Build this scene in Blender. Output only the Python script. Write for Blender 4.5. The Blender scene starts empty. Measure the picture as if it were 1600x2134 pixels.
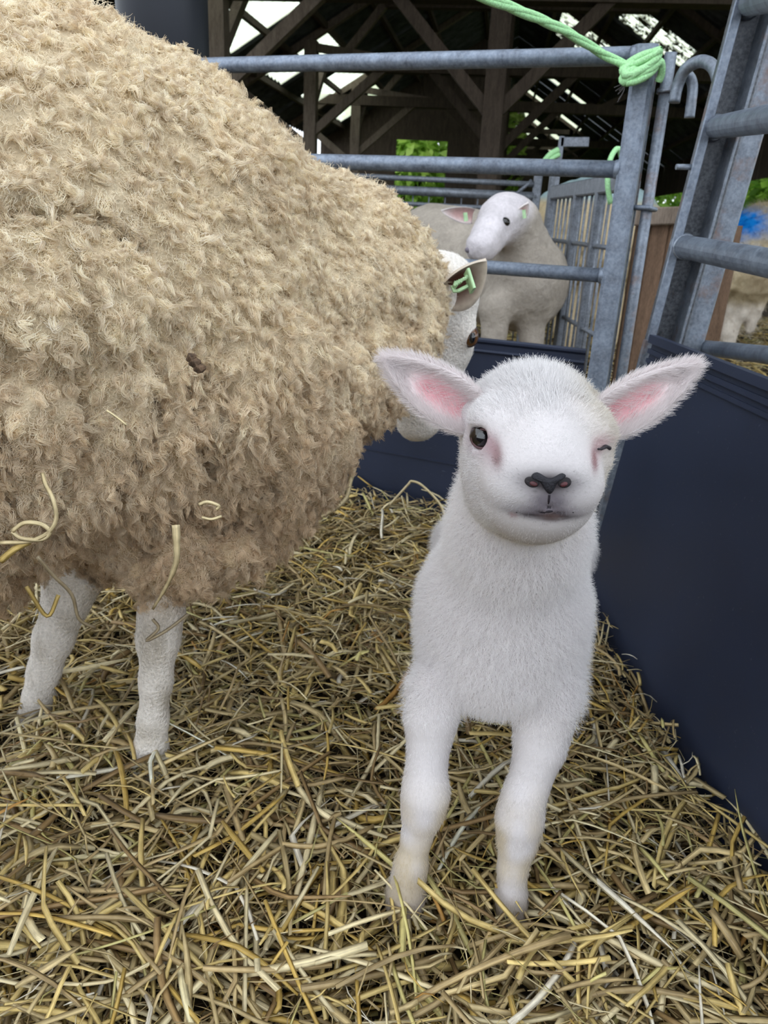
import bpy, bmesh, math, random
import numpy as np
from mathutils import Matrix, Vector

# ------------------------------------------------------------------ camera, world, light, exposure
scene = bpy.context.scene
COL = scene.collection
CAM_H = 0.60
PITCH, ROLL, FPX = math.radians(21), math.radians(3), 1600.0
CAM = np.array([0, 0, CAM_H])
FW = np.array([0, math.cos(PITCH), -math.sin(PITCH)])
U0 = np.array([0, math.sin(PITCH), math.cos(PITCH)])
RT = math.cos(ROLL) * np.array([1.0, 0, 0]) + math.sin(ROLL) * U0
UP = math.cos(ROLL) * U0 - math.sin(ROLL) * np.array([1.0, 0, 0])
cd = bpy.data.cameras.new('camera')
cam = bpy.data.objects.new('camera', cd)
COL.objects.link(cam)
cam.matrix_world = Matrix(((RT[0], UP[0], -FW[0], 0), (RT[1], UP[1], -FW[1], 0), (RT[2], UP[2], -FW[2], CAM_H), (0, 0, 0, 1)))
cd.sensor_fit = 'HORIZONTAL'
cd.sensor_width = 36
cd.lens = 36 * FPX / 1600
cd.clip_start = 0.02
cd.clip_end = 200
cd.dof.use_dof = True
cd.dof.focus_distance = 0.56
cd.dof.aperture_fstop = 24
scene.camera = cam

world = bpy.data.worlds.new('world')
scene.world = world
world.use_nodes = True
wn = world.node_tree
bg = wn.nodes['Background']
bg.inputs['Color'].default_value = (0.86, 0.93, 1.0, 1)
bg.inputs['Strength'].default_value = 1.35
scene.view_settings.view_transform = 'Standard'
scene.view_settings.look = 'None'
scene.view_settings.exposure = 0.88
scene.view_settings.gamma = 1.0
scene.view_settings.use_curve_mapping = False
cy = scene.cycles
cy.max_bounces = 8
cy.diffuse_bounces = 5
cy.glossy_bounces = 3
cy.transmission_bounces = 4
cy.transparent_max_bounces = 8
cy.caustics_reflective = False
cy.caustics_refractive = False

rng = np.random.default_rng(11)
random.seed(5)
RD = math.radians


def ray(x, y):
    return FW + (x - 800) / FPX * RT - (y - 1067) / FPX * UP


def at(x, y, Y):
    """the point at world distance Y in the direction of a photograph pixel"""
    d = ray(x, y)
    return CAM + d * Y / d[1]


def pix(p):
    v = np.asarray(p) - CAM
    z = v @ FW
    return 800 + FPX * (v @ RT) / z, 1067 - FPX * (v @ UP) / z, z


# ------------------------------------------------------------------ helpers: objects
def tag(o, label=None, cat=None, group=None, kind=None):
    if label: o['label'] = label
    if cat: o['category'] = cat
    if group: o['group'] = group
    if kind: o['kind'] = kind
    return o


def empty(name, loc=(0, 0, 0)):
    o = bpy.data.objects.new(name, None)
    o.empty_display_size = 0.05
    COL.objects.link(o)
    o.location = loc
    return o


def link(name, me, mat=None, parent=None, smooth=False):
    if mat is not None:
        me.materials.append(mat)
    if smooth:
        me.polygons.foreach_set('use_smooth', np.ones(len(me.polygons), dtype=bool))
    o = bpy.data.objects.new(name, me)
    COL.objects.link(o)
    if parent is not None:
        o.parent = parent
        o.matrix_parent_inverse = parent.matrix_basis.inverted()
    return o


def mesh_from(name, V, Fc, colors=None):
    me = bpy.data.meshes.new(name)
    V = np.ascontiguousarray(V, dtype=np.float32)
    if isinstance(Fc, np.ndarray):
        n, k = Fc.shape
        me.vertices.add(len(V)); me.vertices.foreach_set('co', V.ravel())
        me.loops.add(n * k); me.loops.foreach_set('vertex_index', np.ascontiguousarray(Fc, dtype=np.int32).ravel())
        me.polygons.add(n)
        me.polygons.foreach_set('loop_start', np.arange(0, n * k, k, dtype=np.int32))
        me.update(calc_edges=True)
        me.validate()
    else:
        me.from_pydata([tuple(map(float, v)) for v in V], [], Fc)
        me.update()
    if colors is not None:
        a = me.attributes.new('col', 'FLOAT_COLOR', 'POINT')
        c = np.ones((len(V), 4), dtype=np.float32); c[:, :3] = colors
        a.data.foreach_set('color', c.ravel())
    return me


def unit(v):
    v = np.asarray(v, float)
    return v / (np.linalg.norm(v) + 1e-12)


class MB:
    """collects boxes, beams and tubes for one mesh"""
    def __init__(self):
        self.V = []; self.F = []

    def add(self, V, F):
        o = len(self.V)
        self.V += [tuple(v) for v in V]
        self.F += [tuple(i + o for i in f) for f in F]

    def beam(self, a, b, w, h, up=(0, 0, 1), bev=0.0):
        a = np.asarray(a, float); b = np.asarray(b, float)
        d = unit(b - a)
        s = unit(np.cross(d, up)) if np.linalg.norm(np.cross(d, up)) > 1e-4 else unit(np.cross(d, (0, 1, 0)))
        t = np.cross(s, d)
        c = min(bev, w * .45, h * .45)
        if c > 0:
            prof = [(-w / 2 + c, -h / 2), (w / 2 - c, -h / 2), (w / 2, -h / 2 + c), (w / 2, h / 2 - c), (w / 2 - c, h / 2), (-w / 2 + c, h / 2), (-w / 2, h / 2 - c), (-w / 2, -h / 2 + c)]
        else:
            prof = [(-w / 2, -h / 2), (w / 2, -h / 2), (w / 2, h / 2), (-w / 2, h / 2)]
        n = len(prof)
        V = [p + s * x + t * y for p in (a, b) for x, y in prof]
        F = [(i, (i + 1) % n, n + (i + 1) % n, n + i) for i in range(n)]
        F += [tuple(reversed(range(n))), tuple(range(n, 2 * n))]
        self.add(V, F)
        return self

    def tube(self, pts, r, n=14, cap=True):
        pts = [np.asarray(p, float) for p in pts]
        rr = r if hasattr(r, '__len__') else [r] * len(pts)
        ref = None; V = []
        for i, p in enumerate(pts):
            d = unit(pts[min(i + 1, len(pts) - 1)] - pts[max(i - 1, 0)])
            if ref is None:
                ref = unit(np.cross(d, (0.3, 0.5, 0.8)))
            ref = unit(ref - d * (ref @ d))
            bn = np.cross(d, ref)
            for k in range(n):
                a = 2 * math.pi * k / n
                V.append(p + rr[i] * (math.cos(a) * ref + math.sin(a) * bn))
        F = [(i * n + k, i * n + (k + 1) % n, (i + 1) * n + (k + 1) % n, (i + 1) * n + k) for i in range(len(pts) - 1) for k in range(n)]
        if cap:
            F += [tuple(reversed(range(n))), tuple(range((len(pts) - 1) * n, len(pts) * n))]
        self.add(V, F)
        return self

    def build(self, name, mat, parent=None, smooth=False, angle=None):
        me = bpy.data.meshes.new(name)
        me.from_pydata([tuple(map(float, v)) for v in self.V], [], self.F)
        me.update()
        o = link(name, me, mat, parent, smooth)
        if smooth:
            fl = [1.0 if len(p.vertices) > 5 else 0.0 for p in me.polygons]
            for p, f in zip(me.polygons, fl):
                if f: p.use_smooth = False
        return o


def bez(P0, P1, P2, P3, n=10):
    t = np.linspace(0, 1, n)[:, None]
    P0, P1, P2, P3 = map(np.asarray, (P0, P1, P2, P3))
    return list((1 - t) ** 3 * P0 + 3 * (1 - t) ** 2 * t * P1 + 3 * (1 - t) * t ** 2 * P2 + t ** 3 * P3)


def spline(pts, n=8):
    """Catmull-Rom through points"""
    P = [np.asarray(p, float) for p in pts]
    P = [2 * P[0] - P[1]] + P + [2 * P[-1] - P[-2]]
    out = []
    for i in range(1, len(P) - 2):
        for t in np.linspace(0, 1, n, endpoint=False):
            a, b, c, d = P[i - 1], P[i], P[i + 1], P[i + 2]
            out.append(0.5 * (2 * b + (c - a) * t + (2 * a - 5 * b + 4 * c - d) * t * t + (3 * b - a - 3 * c + d) * t ** 3))
    out.append(P[-2])
    return out


# ------------------------------------------------------------------ helpers: materials
def lin(r, g, b):
    f = lambda c: (c / 255) / 12.92 if c / 255 <= 0.04045 else ((c / 255 + 0.055) / 1.055) ** 2.4
    return (f(r), f(g), f(b))


class NT:
    def __init__(self, name):
        self.m = bpy.data.materials.new(name)
        self.m.use_nodes = True
        self.t = self.m.node_tree
        self.b = self.t.nodes['Principled BSDF']
        self.out = self.t.nodes['Material Output']

    def n(self, kind, **kw):
        nd = self.t.nodes.new(kind)
        for k, v in kw.items():
            if k in nd.inputs: nd.inputs[k].default_value = v
            else: setattr(nd, k, v)
        return nd

    def l(self, a, b):
        self.t.links.new(a, b)

    def noise(self, scale, detail=4, rough=0.55, vec=None, dist=0):
        nd = self.n('ShaderNodeTexNoise')
        nd.inputs['Scale'].default_value = scale
        nd.inputs['Detail'].default_value = detail
        nd.inputs['Roughness'].default_value = rough
        nd.inputs['Distortion'].default_value = dist
        if vec is not None: self.l(vec, nd.inputs['Vector'])
        return nd.outputs['Fac']

    def coords(self, scale=(1, 1, 1), kind='Object'):
        tc = self.n('ShaderNodeTexCoord')
        mp = self.n('ShaderNodeMapping')
        mp.inputs['Scale'].default_value = scale
        self.l(tc.outputs[kind], mp.inputs['Vector'])
        return mp.outputs['Vector']

    def ramp(self, fac, stops):
        r = self.n('ShaderNodeValToRGB')
        e = r.color_ramp.elements
        while len(e) < len(stops): e.new(0.5)
        for el, (p, c) in zip(e, stops):
            el.position = p; el.color = (*c, 1) if len(c) == 3 else c
        self.l(fac, r.inputs['Fac'])
        return r.outputs['Color']

    def mix(self, fac, a, b, mode='MIX'):
        m = self.n('ShaderNodeMix', data_type='RGBA', blend_type=mode)
        for sock, v in ((m.inputs[0], fac), (m.inputs[6], a), (m.inputs[7], b)):
            if isinstance(v, (int, float)): sock.default_value = v
            elif isinstance(v, tuple): sock.default_value = (*v, 1)
            else: self.l(v, sock)
        return m.outputs[2]

    def set(self, color=None, rough=None, metal=None, spec=None, bump=None, bstr=0.3, bdist=0.002):
        b = self.b
        if color is not None:
            if isinstance(color, tuple): b.inputs['Base Color'].default_value = (*color, 1)
            else: self.l(color, b.inputs['Base Color'])
        if rough is not None:
            if isinstance(rough, (int, float)): b.inputs['Roughness'].default_value = rough
            else: self.l(rough, b.inputs['Roughness'])
        if metal is not None: b.inputs['Metallic'].default_value = metal
        if spec is not None: b.inputs['Specular IOR Level'].default_value = spec
        if bump is not None:
            bp = self.n('ShaderNodeBump')
            bp.inputs['Strength'].default_value = bstr
            bp.inputs['Distance'].default_value = bdist
            self.l(bump, bp.inputs['Height'])
            self.l(bp.outputs['Normal'], b.inputs['Normal'])
        return self.m


def mat_galv(name, base=(128, 140, 158), dark=(82, 90, 106), rust=0.0):
    k = NT(name)
    v = k.coords()
    n1 = k.noise(38, 5, 0.65, v)
    n2 = k.noise(190, 3, 0.6, v)
    c = k.ramp(n1, [(0.3, lin(*dark)), (0.62, lin(*base)), (0.85, lin(*[min(255, q + 30) for q in base]))])
    c = k.mix(0.25, c, k.ramp(n2, [(0.35, (0.1, 0.11, 0.13)), (0.7, (0.5, 0.53, 0.58))]))
    if rust:
        n3 = k.noise(14, 6, 0.7, v)
        rr = k.ramp(n3, [(0.62 - 0.2 * rust, (0, 0, 0)), (0.75, (1, 1, 1))])
        c = k.mix(rr, c, lin(120, 84, 60))
    return k.set(c, k.ramp(n2, [(0.2, (0.38,) * 3), (0.8, (0.6,) * 3)]), 0.45, bump=n2, bstr=0.15, bdist=0.001)


def mat_plastic(name, base=(35, 42, 61)):
    k = NT(name)
    v = k.coords()
    n = k.noise(3.5, 6, 0.6, v)
    c = k.ramp(n, [(0.3, lin(*[q * 0.85 for q in base])), (0.7, lin(*[q * 1.12 for q in base]))])
    # pale scratches and dust
    v2 = k.coords((1.5, 22, 22))
    s = k.noise(9, 2, 0.5, v2)
    c = k.mix(k.ramp(s, [(0.715, (0, 0, 0)), (0.75, (0.35,) * 3)]), c, lin(92, 98, 110))
    d = k.noise(260, 2, 0.5, v)
    c = k.mix(k.ramp(d, [(0.72, (0, 0, 0)), (0.78, (0.3,) * 3)]), c, lin(110, 105, 95))
    return k.set(c, k.ramp(n, [(0.2, (0.4,) * 3), (0.8, (0.55,) * 3)]), 0.0, 0.35, bump=n, bstr=0.05)


def mat_wood(name, a=(58, 47, 40), b=(92, 78, 68), scale=(6, 6, 1)):
    k = NT(name)
    v = k.coords(scale)
    n = k.noise(5, 6, 0.65, v, 0.6)
    n2 = k.noise(40, 3, 0.6, v)
    c = k.ramp(n, [(0.3, lin(*a)), (0.7, lin(*b))])
    c = k.mix(0.35, c, k.ramp(n2, [(0.3, lin(*[q * .5 for q in a])), (0.7, lin(*b))]))
    return k.set(c, 0.85, 0, 0.2, bump=n2, bstr=0.4, bdist=0.004)


def mat_plain(name, c, rough=0.8, var=0.2, scale=30, spec=0.3, metal=0, bstr=0.2):
    k = NT(name)
    v = k.coords()
    n = k.noise(scale, 5, 0.6, v)
    cc = k.ramp(n, [(0.25, lin(*[q * (1 - var) for q in c])), (0.75, lin(*[min(255, q * (1 + var)) for q in c]))])
    return k.set(cc, rough, metal, spec, bump=n, bstr=bstr)


def mat_attr(name, rough=0.8, spec=0.15, nscale=300, namp=0.25, bstr=0.3, sss=0.0, bdist=0.002):
    """base colour from the 'col' attribute, broken up by a fine noise"""
    k = NT(name)
    at_ = k.n('ShaderNodeAttribute', attribute_name='col')
    v = k.coords()
    n = k.noise(nscale, 4, 0.6, v)
    c = k.mix(namp, at_.outputs['Color'], k.ramp(n, [(0.3, (0.35,) * 3), (0.7, (1, 1, 1))]), 'MULTIPLY')
    if sss:
        k.b.inputs['Subsurface Weight'].default_value = sss
        k.b.inputs['Subsurface Radius'].default_value = (0.01, 0.005, 0.004)
        k.b.inputs['Subsurface Scale'].default_value = 0.5
    return k.set(c, rough, 0, spec, bump=n, bstr=bstr, bdist=bdist)


def mat_hair(name, tipmul=(1, 1, 1), rootmul=(1, 1, 1), trans=0.3, spec=0.15, rough=0.6, backlit=(1, .95, .88), end=None):
    k = NT(name)
    at_ = k.n('ShaderNodeAttribute', attribute_name='col')
    hi = k.n('ShaderNodeHairInfo')
    g = k.ramp(hi.outputs['Intercept'], [(0.0, rootmul), (0.8 if end else 1.0, tipmul)] + ([(1.0, end)] if end else []))
    c = k.mix(1.0, at_.outputs['Color'], g, 'MULTIPLY')
    k.set(c, rough, 0, spec)
    tr = k.n('ShaderNodeBsdfTranslucent')
    k.l(k.mix(1.0, c, backlit, 'MULTIPLY'), tr.inputs['Color'])
    mx = k.n('ShaderNodeMixShader')
    mx.inputs[0].default_value = trans
    k.l(k.b.outputs[0], mx.inputs[1]); k.l(tr.outputs[0], mx.inputs[2])
    k.l(mx.outputs[0], k.out.inputs['Surface'])
    return k.m


# ------------------------------------------------------------------ helpers: noise, implicit bodies, hair
def _hash(ix, iy, iz, seed):
    h = (ix.astype(np.int64) * 374761393 + iy.astype(np.int64) * 668265263 + iz.astype(np.int64) * 2147483647 + seed * 974711) & 0xffffffff
    h = ((h ^ (h >> 13)) * 1274126177) & 0xffffffff
    h = (h ^ (h >> 16)) & 0xffffff
    return h.astype(np.float32) / float(0xffffff)


def vnoise(p, seed=0):
    p = np.asarray(p, dtype=np.float64)
    i = np.floor(p).astype(np.int64)
    f = p - i
    f = f * f * (3 - 2 * f)
    r = 0
    for dx in (0, 1):
        for dy in (0, 1):
            for dz in (0, 1):
                w = (f[..., 0] if dx else 1 - f[..., 0]) * (f[..., 1] if dy else 1 - f[..., 1]) * (f[..., 2] if dz else 1 - f[..., 2])
                r = r + w * _hash(i[..., 0] + dx, i[..., 1] + dy, i[..., 2] + dz, seed)
    return r * 2 - 1


def fbm(p, oct=3, seed=0):
    s = 0; a = 1.0; p = np.asarray(p, float)
    for o in range(oct):
        s = s + a * vnoise(p * 2 ** o, seed + o)
        a *= 0.5
    return s


def rotmat(fwd, up=(0, 0, 1)):
    """columns: side, fwd, up"""
    f = unit(fwd); s = unit(np.cross(f, up)); u = np.cross(s, f)
    return np.stack([s, f, u], axis=1)


class Body:
    """smooth union of ellipsoids and round cones, meshed with surface nets"""
    def __init__(self):
        self.p = []

    def ell(self, c, r, fwd=(0, 1, 0), up=(0, 0, 1), k=0.02, sub=False):
        self.p.append(('e', np.asarray(c, float), np.asarray(r, float), rotmat(fwd, up), k, sub)); return self

    def cone(self, a, b, ra, rb, k=0.02, sub=False):
        self.p.append(('c', np.asarray(a, float), np.asarray(b, float), (ra, rb), k, sub)); return self

    def chain(self, pts, rs, k=0.012):
        for i in range(len(pts) - 1):
            self.cone(pts[i], pts[i + 1], rs[i], rs[i + 1], k)
        return self

    def bounds(self, pr):
        if pr[0] == 'e':
            m = pr[2].max(); return pr[1] - m, pr[1] + m
        m = max(pr[3]); return np.minimum(pr[1], pr[2]) - m, np.maximum(pr[1], pr[2]) + m

    def dist(self, pr, P):
        if pr[0] == 'e':
            q = (P - pr[1].astype(np.float32)) @ pr[3].astype(np.float32)
            r = pr[2].astype(np.float32)
            k0 = np.sqrt(((q / r) ** 2).sum(-1)); k1 = np.sqrt(((q / (r * r)) ** 2).sum(-1))
            return k0 * (k0 - 1) / np.maximum(k1, 1e-6)
        a, b = pr[1].astype(np.float32), pr[2].astype(np.float32)
        ba = b - a
        t = np.clip(((P - a) @ ba) / max(float(ba @ ba), 1e-9), 0, 1)
        r = pr[3][0] + (pr[3][1] - pr[3][0]) * t
        return np.sqrt(((P - a - t[..., None] * ba) ** 2).sum(-1)) - r

    def mesh(self, h, pad=0.012, smooth=2):
        lo = np.min([self.bounds(q)[0] for q in self.p if not q[-1]], axis=0) - pad - 2 * h
        hi = np.max([self.bounds(q)[1] for q in self.p if not q[-1]], axis=0) + pad + 2 * h
        n = np.ceil((hi - lo) / h).astype(int) + 1
        F = np.full(n, 0.5, dtype=np.float32)
        for pr in self.p:
            k = pr[4]; b0, b1 = self.bounds(pr)
            m = 2.5 * k + 0.02
            i0 = np.maximum(((b0 - m - lo) / h).astype(int), 0); i1 = np.minimum(((b1 + m - lo) / h).astype(int) + 2, n)
            if (i1 <= i0).any(): continue
            g = np.meshgrid(*[lo[d] + h * np.arange(i0[d], i1[d]) for d in range(3)], indexing='ij')
            P = np.stack(g, -1).astype(np.float32)
            d = self.dist(pr, P).astype(np.float32)
            S = F[i0[0]:i1[0], i0[1]:i1[1], i0[2]:i1[2]]
            if pr[-1]:
                hh = np.clip(0.5 - 0.5 * (S + d) / k, 0, 1)
                S[:] = S * (1 - hh) - d * hh + k * hh * (1 - hh)
            else:
                hh = np.clip(0.5 + 0.5 * (S - d) / k, 0, 1)
                S[:] = S * (1 - hh) + d * hh - k * hh * (1 - hh)
        return nets(F, lo, h, smooth)


def nets(F, lo, h, smooth=2):
    ins = F < 0
    c = ins[:-1, :-1, :-1].astype(np.int8)
    cnt = np.zeros(c.shape, np.int8)
    for dx in (0, 1):
        for dy in (0, 1):
            for dz in (0, 1):
                cnt += ins[dx:dx + c.shape[0], dy:dy + c.shape[1], dz:dz + c.shape[2]]
    act = (cnt > 0) & (cnt < 8)
    I = np.argwhere(act)
    idm = np.full(c.shape, -1, np.int32); idm[act] = np.arange(len(I))
    acc = np.zeros((len(I), 3)); num = np.zeros(len(I))
    corners = [(a, b, d) for a in (0, 1) for b in (0, 1) for d in (0, 1)]
    val = {q: F[I[:, 0] + q[0], I[:, 1] + q[1], I[:, 2] + q[2]] for q in corners}
    for q in corners:
        for ax in range(3):
            if q[ax] == 0:
                w = list(q); w[ax] = 1; w = tuple(w)
                fa, fb = val[q], val[w]
                m = (fa < 0) != (fb < 0)
                t = np.where(m, fa / np.where(m, fa - fb, 1), 0)
                pp = np.tile(np.array(q, float), (len(I), 1)); pp[:, ax] += t
                acc[m] += pp[m]; num[m] += 1
    V = lo + h * (I + acc / num[:, None])
    quads = []
    for ax in range(3):
        o1, o2 = (ax + 1) % 3, (ax + 2) % 3
        sl0 = [slice(None)] * 3; sl1 = [slice(None)] * 3
        sl0[ax] = slice(0, -1); sl1[ax] = slice(1, None)
        a, b = ins[tuple(sl0)], ins[tuple(sl1)]
        E = np.argwhere(a != b)
        ok = (E[:, o1] > 0) & (E[:, o2] > 0) & (E[:, o1] < F.shape[o1] - 1) & (E[:, o2] < F.shape[o2] - 1)
        E = E[ok]
        def cell(d1, d2):
            q = E.copy(); q[:, o1] += d1; q[:, o2] += d2
            return idm[q[:, 0], q[:, 1], q[:, 2]]
        Q = np.stack([cell(-1, -1), cell(0, -1), cell(0, 0), cell(-1, 0)], 1)
        fl = ~a[E[:, 0], E[:, 1], E[:, 2]]
        Q[fl] = Q[fl][:, ::-1]
        quads.append(Q)
    Q = np.concatenate(quads)
    Q = Q[(Q >= 0).all(1)]
    for _ in range(smooth):
        V = lap(V, Q)
    return V, Q


def lap(V, Q, w=0.5):
    s = np.zeros_like(V); n = np.zeros(len(V))
    for i in range(4):
        a, b = Q[:, i], Q[:, (i + 1) % 4]
        np.add.at(s, a, V[b]); np.add.at(n, a, 1)
        np.add.at(s, b, V[a]); np.add.at(n, b, 1)
    return V * (1 - w) + w * s / np.maximum(n, 1)[:, None]


def vnormals(V, Q):
    fn = np.cross(V[Q[:, 2]] - V[Q[:, 0]], V[Q[:, 3]] - V[Q[:, 1]])
    N = np.zeros_like(V)
    for i in range(4): np.add.at(N, Q[:, i], fn)
    return N / (np.linalg.norm(N, axis=1, keepdims=True) + 1e-12)


def sample(V, Q, N, count, weight=None):
    """area-weighted random points: position, normal, face index and blend weights"""
    ar = np.linalg.norm(np.cross(V[Q[:, 2]] - V[Q[:, 0]], V[Q[:, 3]] - V[Q[:, 1]]), axis=1) * 0.5
    if weight is not None: ar = ar * weight[Q].mean(1)
    f = rng.choice(len(Q), size=count, p=ar / ar.sum())
    a, b = rng.random(count), rng.random(count)
    w = np.stack([(1 - a) * (1 - b), a * (1 - b), a * b, (1 - a) * b], 1)
    P = (V[Q[f]] * w[..., None]).sum(1)
    n = (N[Q[f]] * w[..., None]).sum(1)
    n /= np.linalg.norm(n, axis=1, keepdims=True) + 1e-12
    return P, n, f, w


def frame_of(N):
    t = np.cross(N, np.where(np.abs(N[:, 2:3]) < 0.9, [[0, 0, 1.0]], [[1.0, 0, 0]]))
    t /= np.linalg.norm(t, axis=1, keepdims=True)
    return t, np.cross(N, t)


def hair(name, P, rad, col, mat, parent, kind=None):
    """P (n,k,3) strand points, rad (n,k), col (n,3)"""
    n, k = P.shape[:2]
    hc = bpy.data.hair_curves.new(name)
    hc.add_curves([k] * n)
    hc.position_data.foreach_set('vector', np.ascontiguousarray(P, dtype=np.float32).ravel())
    ra = hc.attributes.get('radius') or hc.attributes.new('radius', 'FLOAT', 'POINT')
    ra.data.foreach_set('value', np.ascontiguousarray(rad, dtype=np.float32).ravel())
    c4 = np.ones((n, 4), dtype=np.float32); c4[:, :3] = col
    ca = hc.attributes.new('col', 'FLOAT_COLOR', 'CURVE')
    ca.data.foreach_set('color', c4.ravel())
    hc.materials.append(mat)
    o = bpy.data.objects.new(name, hc)
    COL.objects.link(o)
    if parent is not None:
        o.parent = parent
        o.matrix_parent_inverse = parent.matrix_basis.inverted()
    if kind: o['kind'] = kind
    return o


def facing(V, N, back=0.25, edge=-0.35):
    """sampling weight: sides seen from the photographer's area densely, far sides thinly"""
    d = CAM - V
    d /= np.linalg.norm(d, axis=1, keepdims=True)
    c = (d * N).sum(1)
    return np.where(c > edge, 1.0, back)
HAIR = True
ROOF_START = 2.2
# ------------------------------------------------------------------ materials of the place
M_galv = mat_galv('galvanised_steel')
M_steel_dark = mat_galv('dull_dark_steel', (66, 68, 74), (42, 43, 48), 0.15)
M_galv_far = mat_galv('weathered_steel', (112, 118, 128), (70, 74, 82))
M_galv_rust = mat_galv('rust_spotted_steel', (126, 136, 150), (84, 90, 102), 0.5)
M_plas = mat_plastic('navy_plastic')
M_pipe = mat_plain('dark_navy_coating', (18, 22, 32), 0.45, 0.15, 6, 0.35, bstr=0.05)
M_timber = mat_wood('old_timber', (92, 80, 70), (140, 126, 114))
M_timber_d = mat_wood('dark_timber', (60, 51, 44), (96, 84, 74))
M_board = mat_wood('brown_boards', (84, 66, 52), (120, 96, 78), (9, 9, 2))
M_sheet = mat_plain('grey_fibre_cement', (70, 72, 74), 0.9, 0.3, 7, 0.15)
M_ground = mat_plain('earth_floor', (52, 44, 34), 0.95, 0.35, 14, 0.1, bstr=0.5)
M_grass = mat_plain('grass_ground', (96, 118, 52), 0.95, 0.3, 3, 0.1)
M_twine = mat_plain('green_twine', (158, 208, 152), 0.6, 0.18, 400, 0.3, bstr=0.6)


def mat_skylight(name, moss):
    """clear roof sheet, partly overgrown: light passes where it is clean"""
    k = NT(name)
    v = k.coords((1, 1, 1))
    n = k.noise(5.5, 7, 0.72, v)
    n2 = k.noise(26, 4, 0.65, v)
    f = k.mix(0.35, k.ramp(n, [(0, (0, 0, 0)), (1, (1, 1, 1))]), k.ramp(n2, [(0, (0, 0, 0)), (1, (1, 1, 1))]))
    cover = k.ramp(f, [(moss, (0, 0, 0)), (moss + 0.07, (1, 1, 1))])
    k.set(k.ramp(n2, [(0.3, lin(34, 32, 20)), (0.7, lin(86, 84, 44))]), 0.95, 0, 0.1)
    tl = k.n('ShaderNodeBsdfTransparent'); tl.inputs['Color'].default_value = (0.92, 0.95, 0.90, 1)
    td = k.n('ShaderNodeBsdfTranslucent'); td.inputs['Color'].default_value = (0.9, 0.9, 0.72, 1)
    ms = k.n('ShaderNodeMixShader'); ms.inputs[0].default_value = 0.35
    k.l(tl.outputs[0], ms.inputs[1]); k.l(td.outputs[0], ms.inputs[2])
    mx = k.n('ShaderNodeMixShader')
    k.l(cover, mx.inputs[0]); k.l(ms.outputs[0], mx.inputs[1]); k.l(k.b.outputs[0], mx.inputs[2])
    k.l(mx.outputs[0], k.out.inputs['Surface'])
    return k.m


M_sky_clean = mat_skylight('clear_roof_sheet', 0.70)
M_sky_moss = mat_skylight('mossy_roof_sheet', 0.485)
M_sky_half = mat_skylight('half_mossy_roof_sheet', 0.60)

# ------------------------------------------------------------------ barn frame: u across, v along, turned 7 degrees to the right
BA = RD(7.2)
BU = np.array([math.cos(BA), -math.sin(BA), 0]); BV = np.array([math.sin(BA), math.cos(BA), 0])


def bp(u, v, z):
    return BU * u + BV * v + np.array([0, 0, z])


RIDGE_Z, SLOPE, RIDGE_U = 3.85, 0.60, -0.05


def roof_z(u):
    return RIDGE_Z - SLOPE * abs(u - RIDGE_U)


def grid_plane(name, P, mat, kind='structure', parent=None):
    me = bpy.data.meshes.new(name)
    me.from_pydata([tuple(map(float, p)) for p in P], [], [tuple(range(len(P)))])
    me.update()
    o = link(name, me, mat, parent)
    if kind: o['kind'] = kind
    return o


def slab(name, lo_, hi_, mat, kind=None, parent=None):
    m = MB()
    (x0, y0, z0), (x1, y1, z1) = lo_, hi_
    V = [(x, y, z) for x in (x0, x1) for y in (y0, y1) for z in (z0, z1)]
    F = [(0, 1, 3, 2), (4, 6, 7, 5), (0, 4, 5, 1), (2, 3, 7, 6), (0, 2, 6, 4), (1, 5, 7, 3)]
    m.add(V, F)
    o = m.build(name, mat, parent)
    if kind: o['kind'] = kind
    return o


floor = slab('floor', (-40, -30, -0.20), (40, 60, -0.045), M_ground, 'structure')
# roof: rows of corrugated sheets across each slope, some of them clear
ROOF_V0, ROOF_V1, EAVE = ROOF_START, 32.0, 3.35
SHEET = 0.95
ceiling = empty('ceiling'); ceiling['kind'] = 'structure'


def sheet_mesh(u0, u1, v0, v1, mat, name, corr=0.022, pitch=0.16):
    n = max(2, int((v1 - v0) / pitch) * 4)
    V = []
    for j in range(n + 1):
        v = v0 + (v1 - v0) * j / n
        dz = corr * math.sin(2 * math.pi * (v / pitch))
        for u in (u0, u1):
            V.append(bp(u, v, roof_z(u) + dz))
        for u in (u0, u1):
            V.append(bp(u, v, roof_z(u) + dz + 0.007))
    F = []
    for j in range(n):
        a = 4 * j
        F += [(a, a + 4, a + 5, a + 1), (a + 2, a + 3, a + 7, a + 6), (a, a + 2, a + 6, a + 4), (a + 1, a + 5, a + 7, a + 3)]
    a = 4 * n
    F += [(0, 1, 3, 2), (a, a + 2, a + 3, a + 1)]
    me = bpy.data.meshes.new(name); me.from_pydata([tuple(p) for p in V], [], F); me.update()
    return link(name, me, mat, ceiling)


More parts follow.
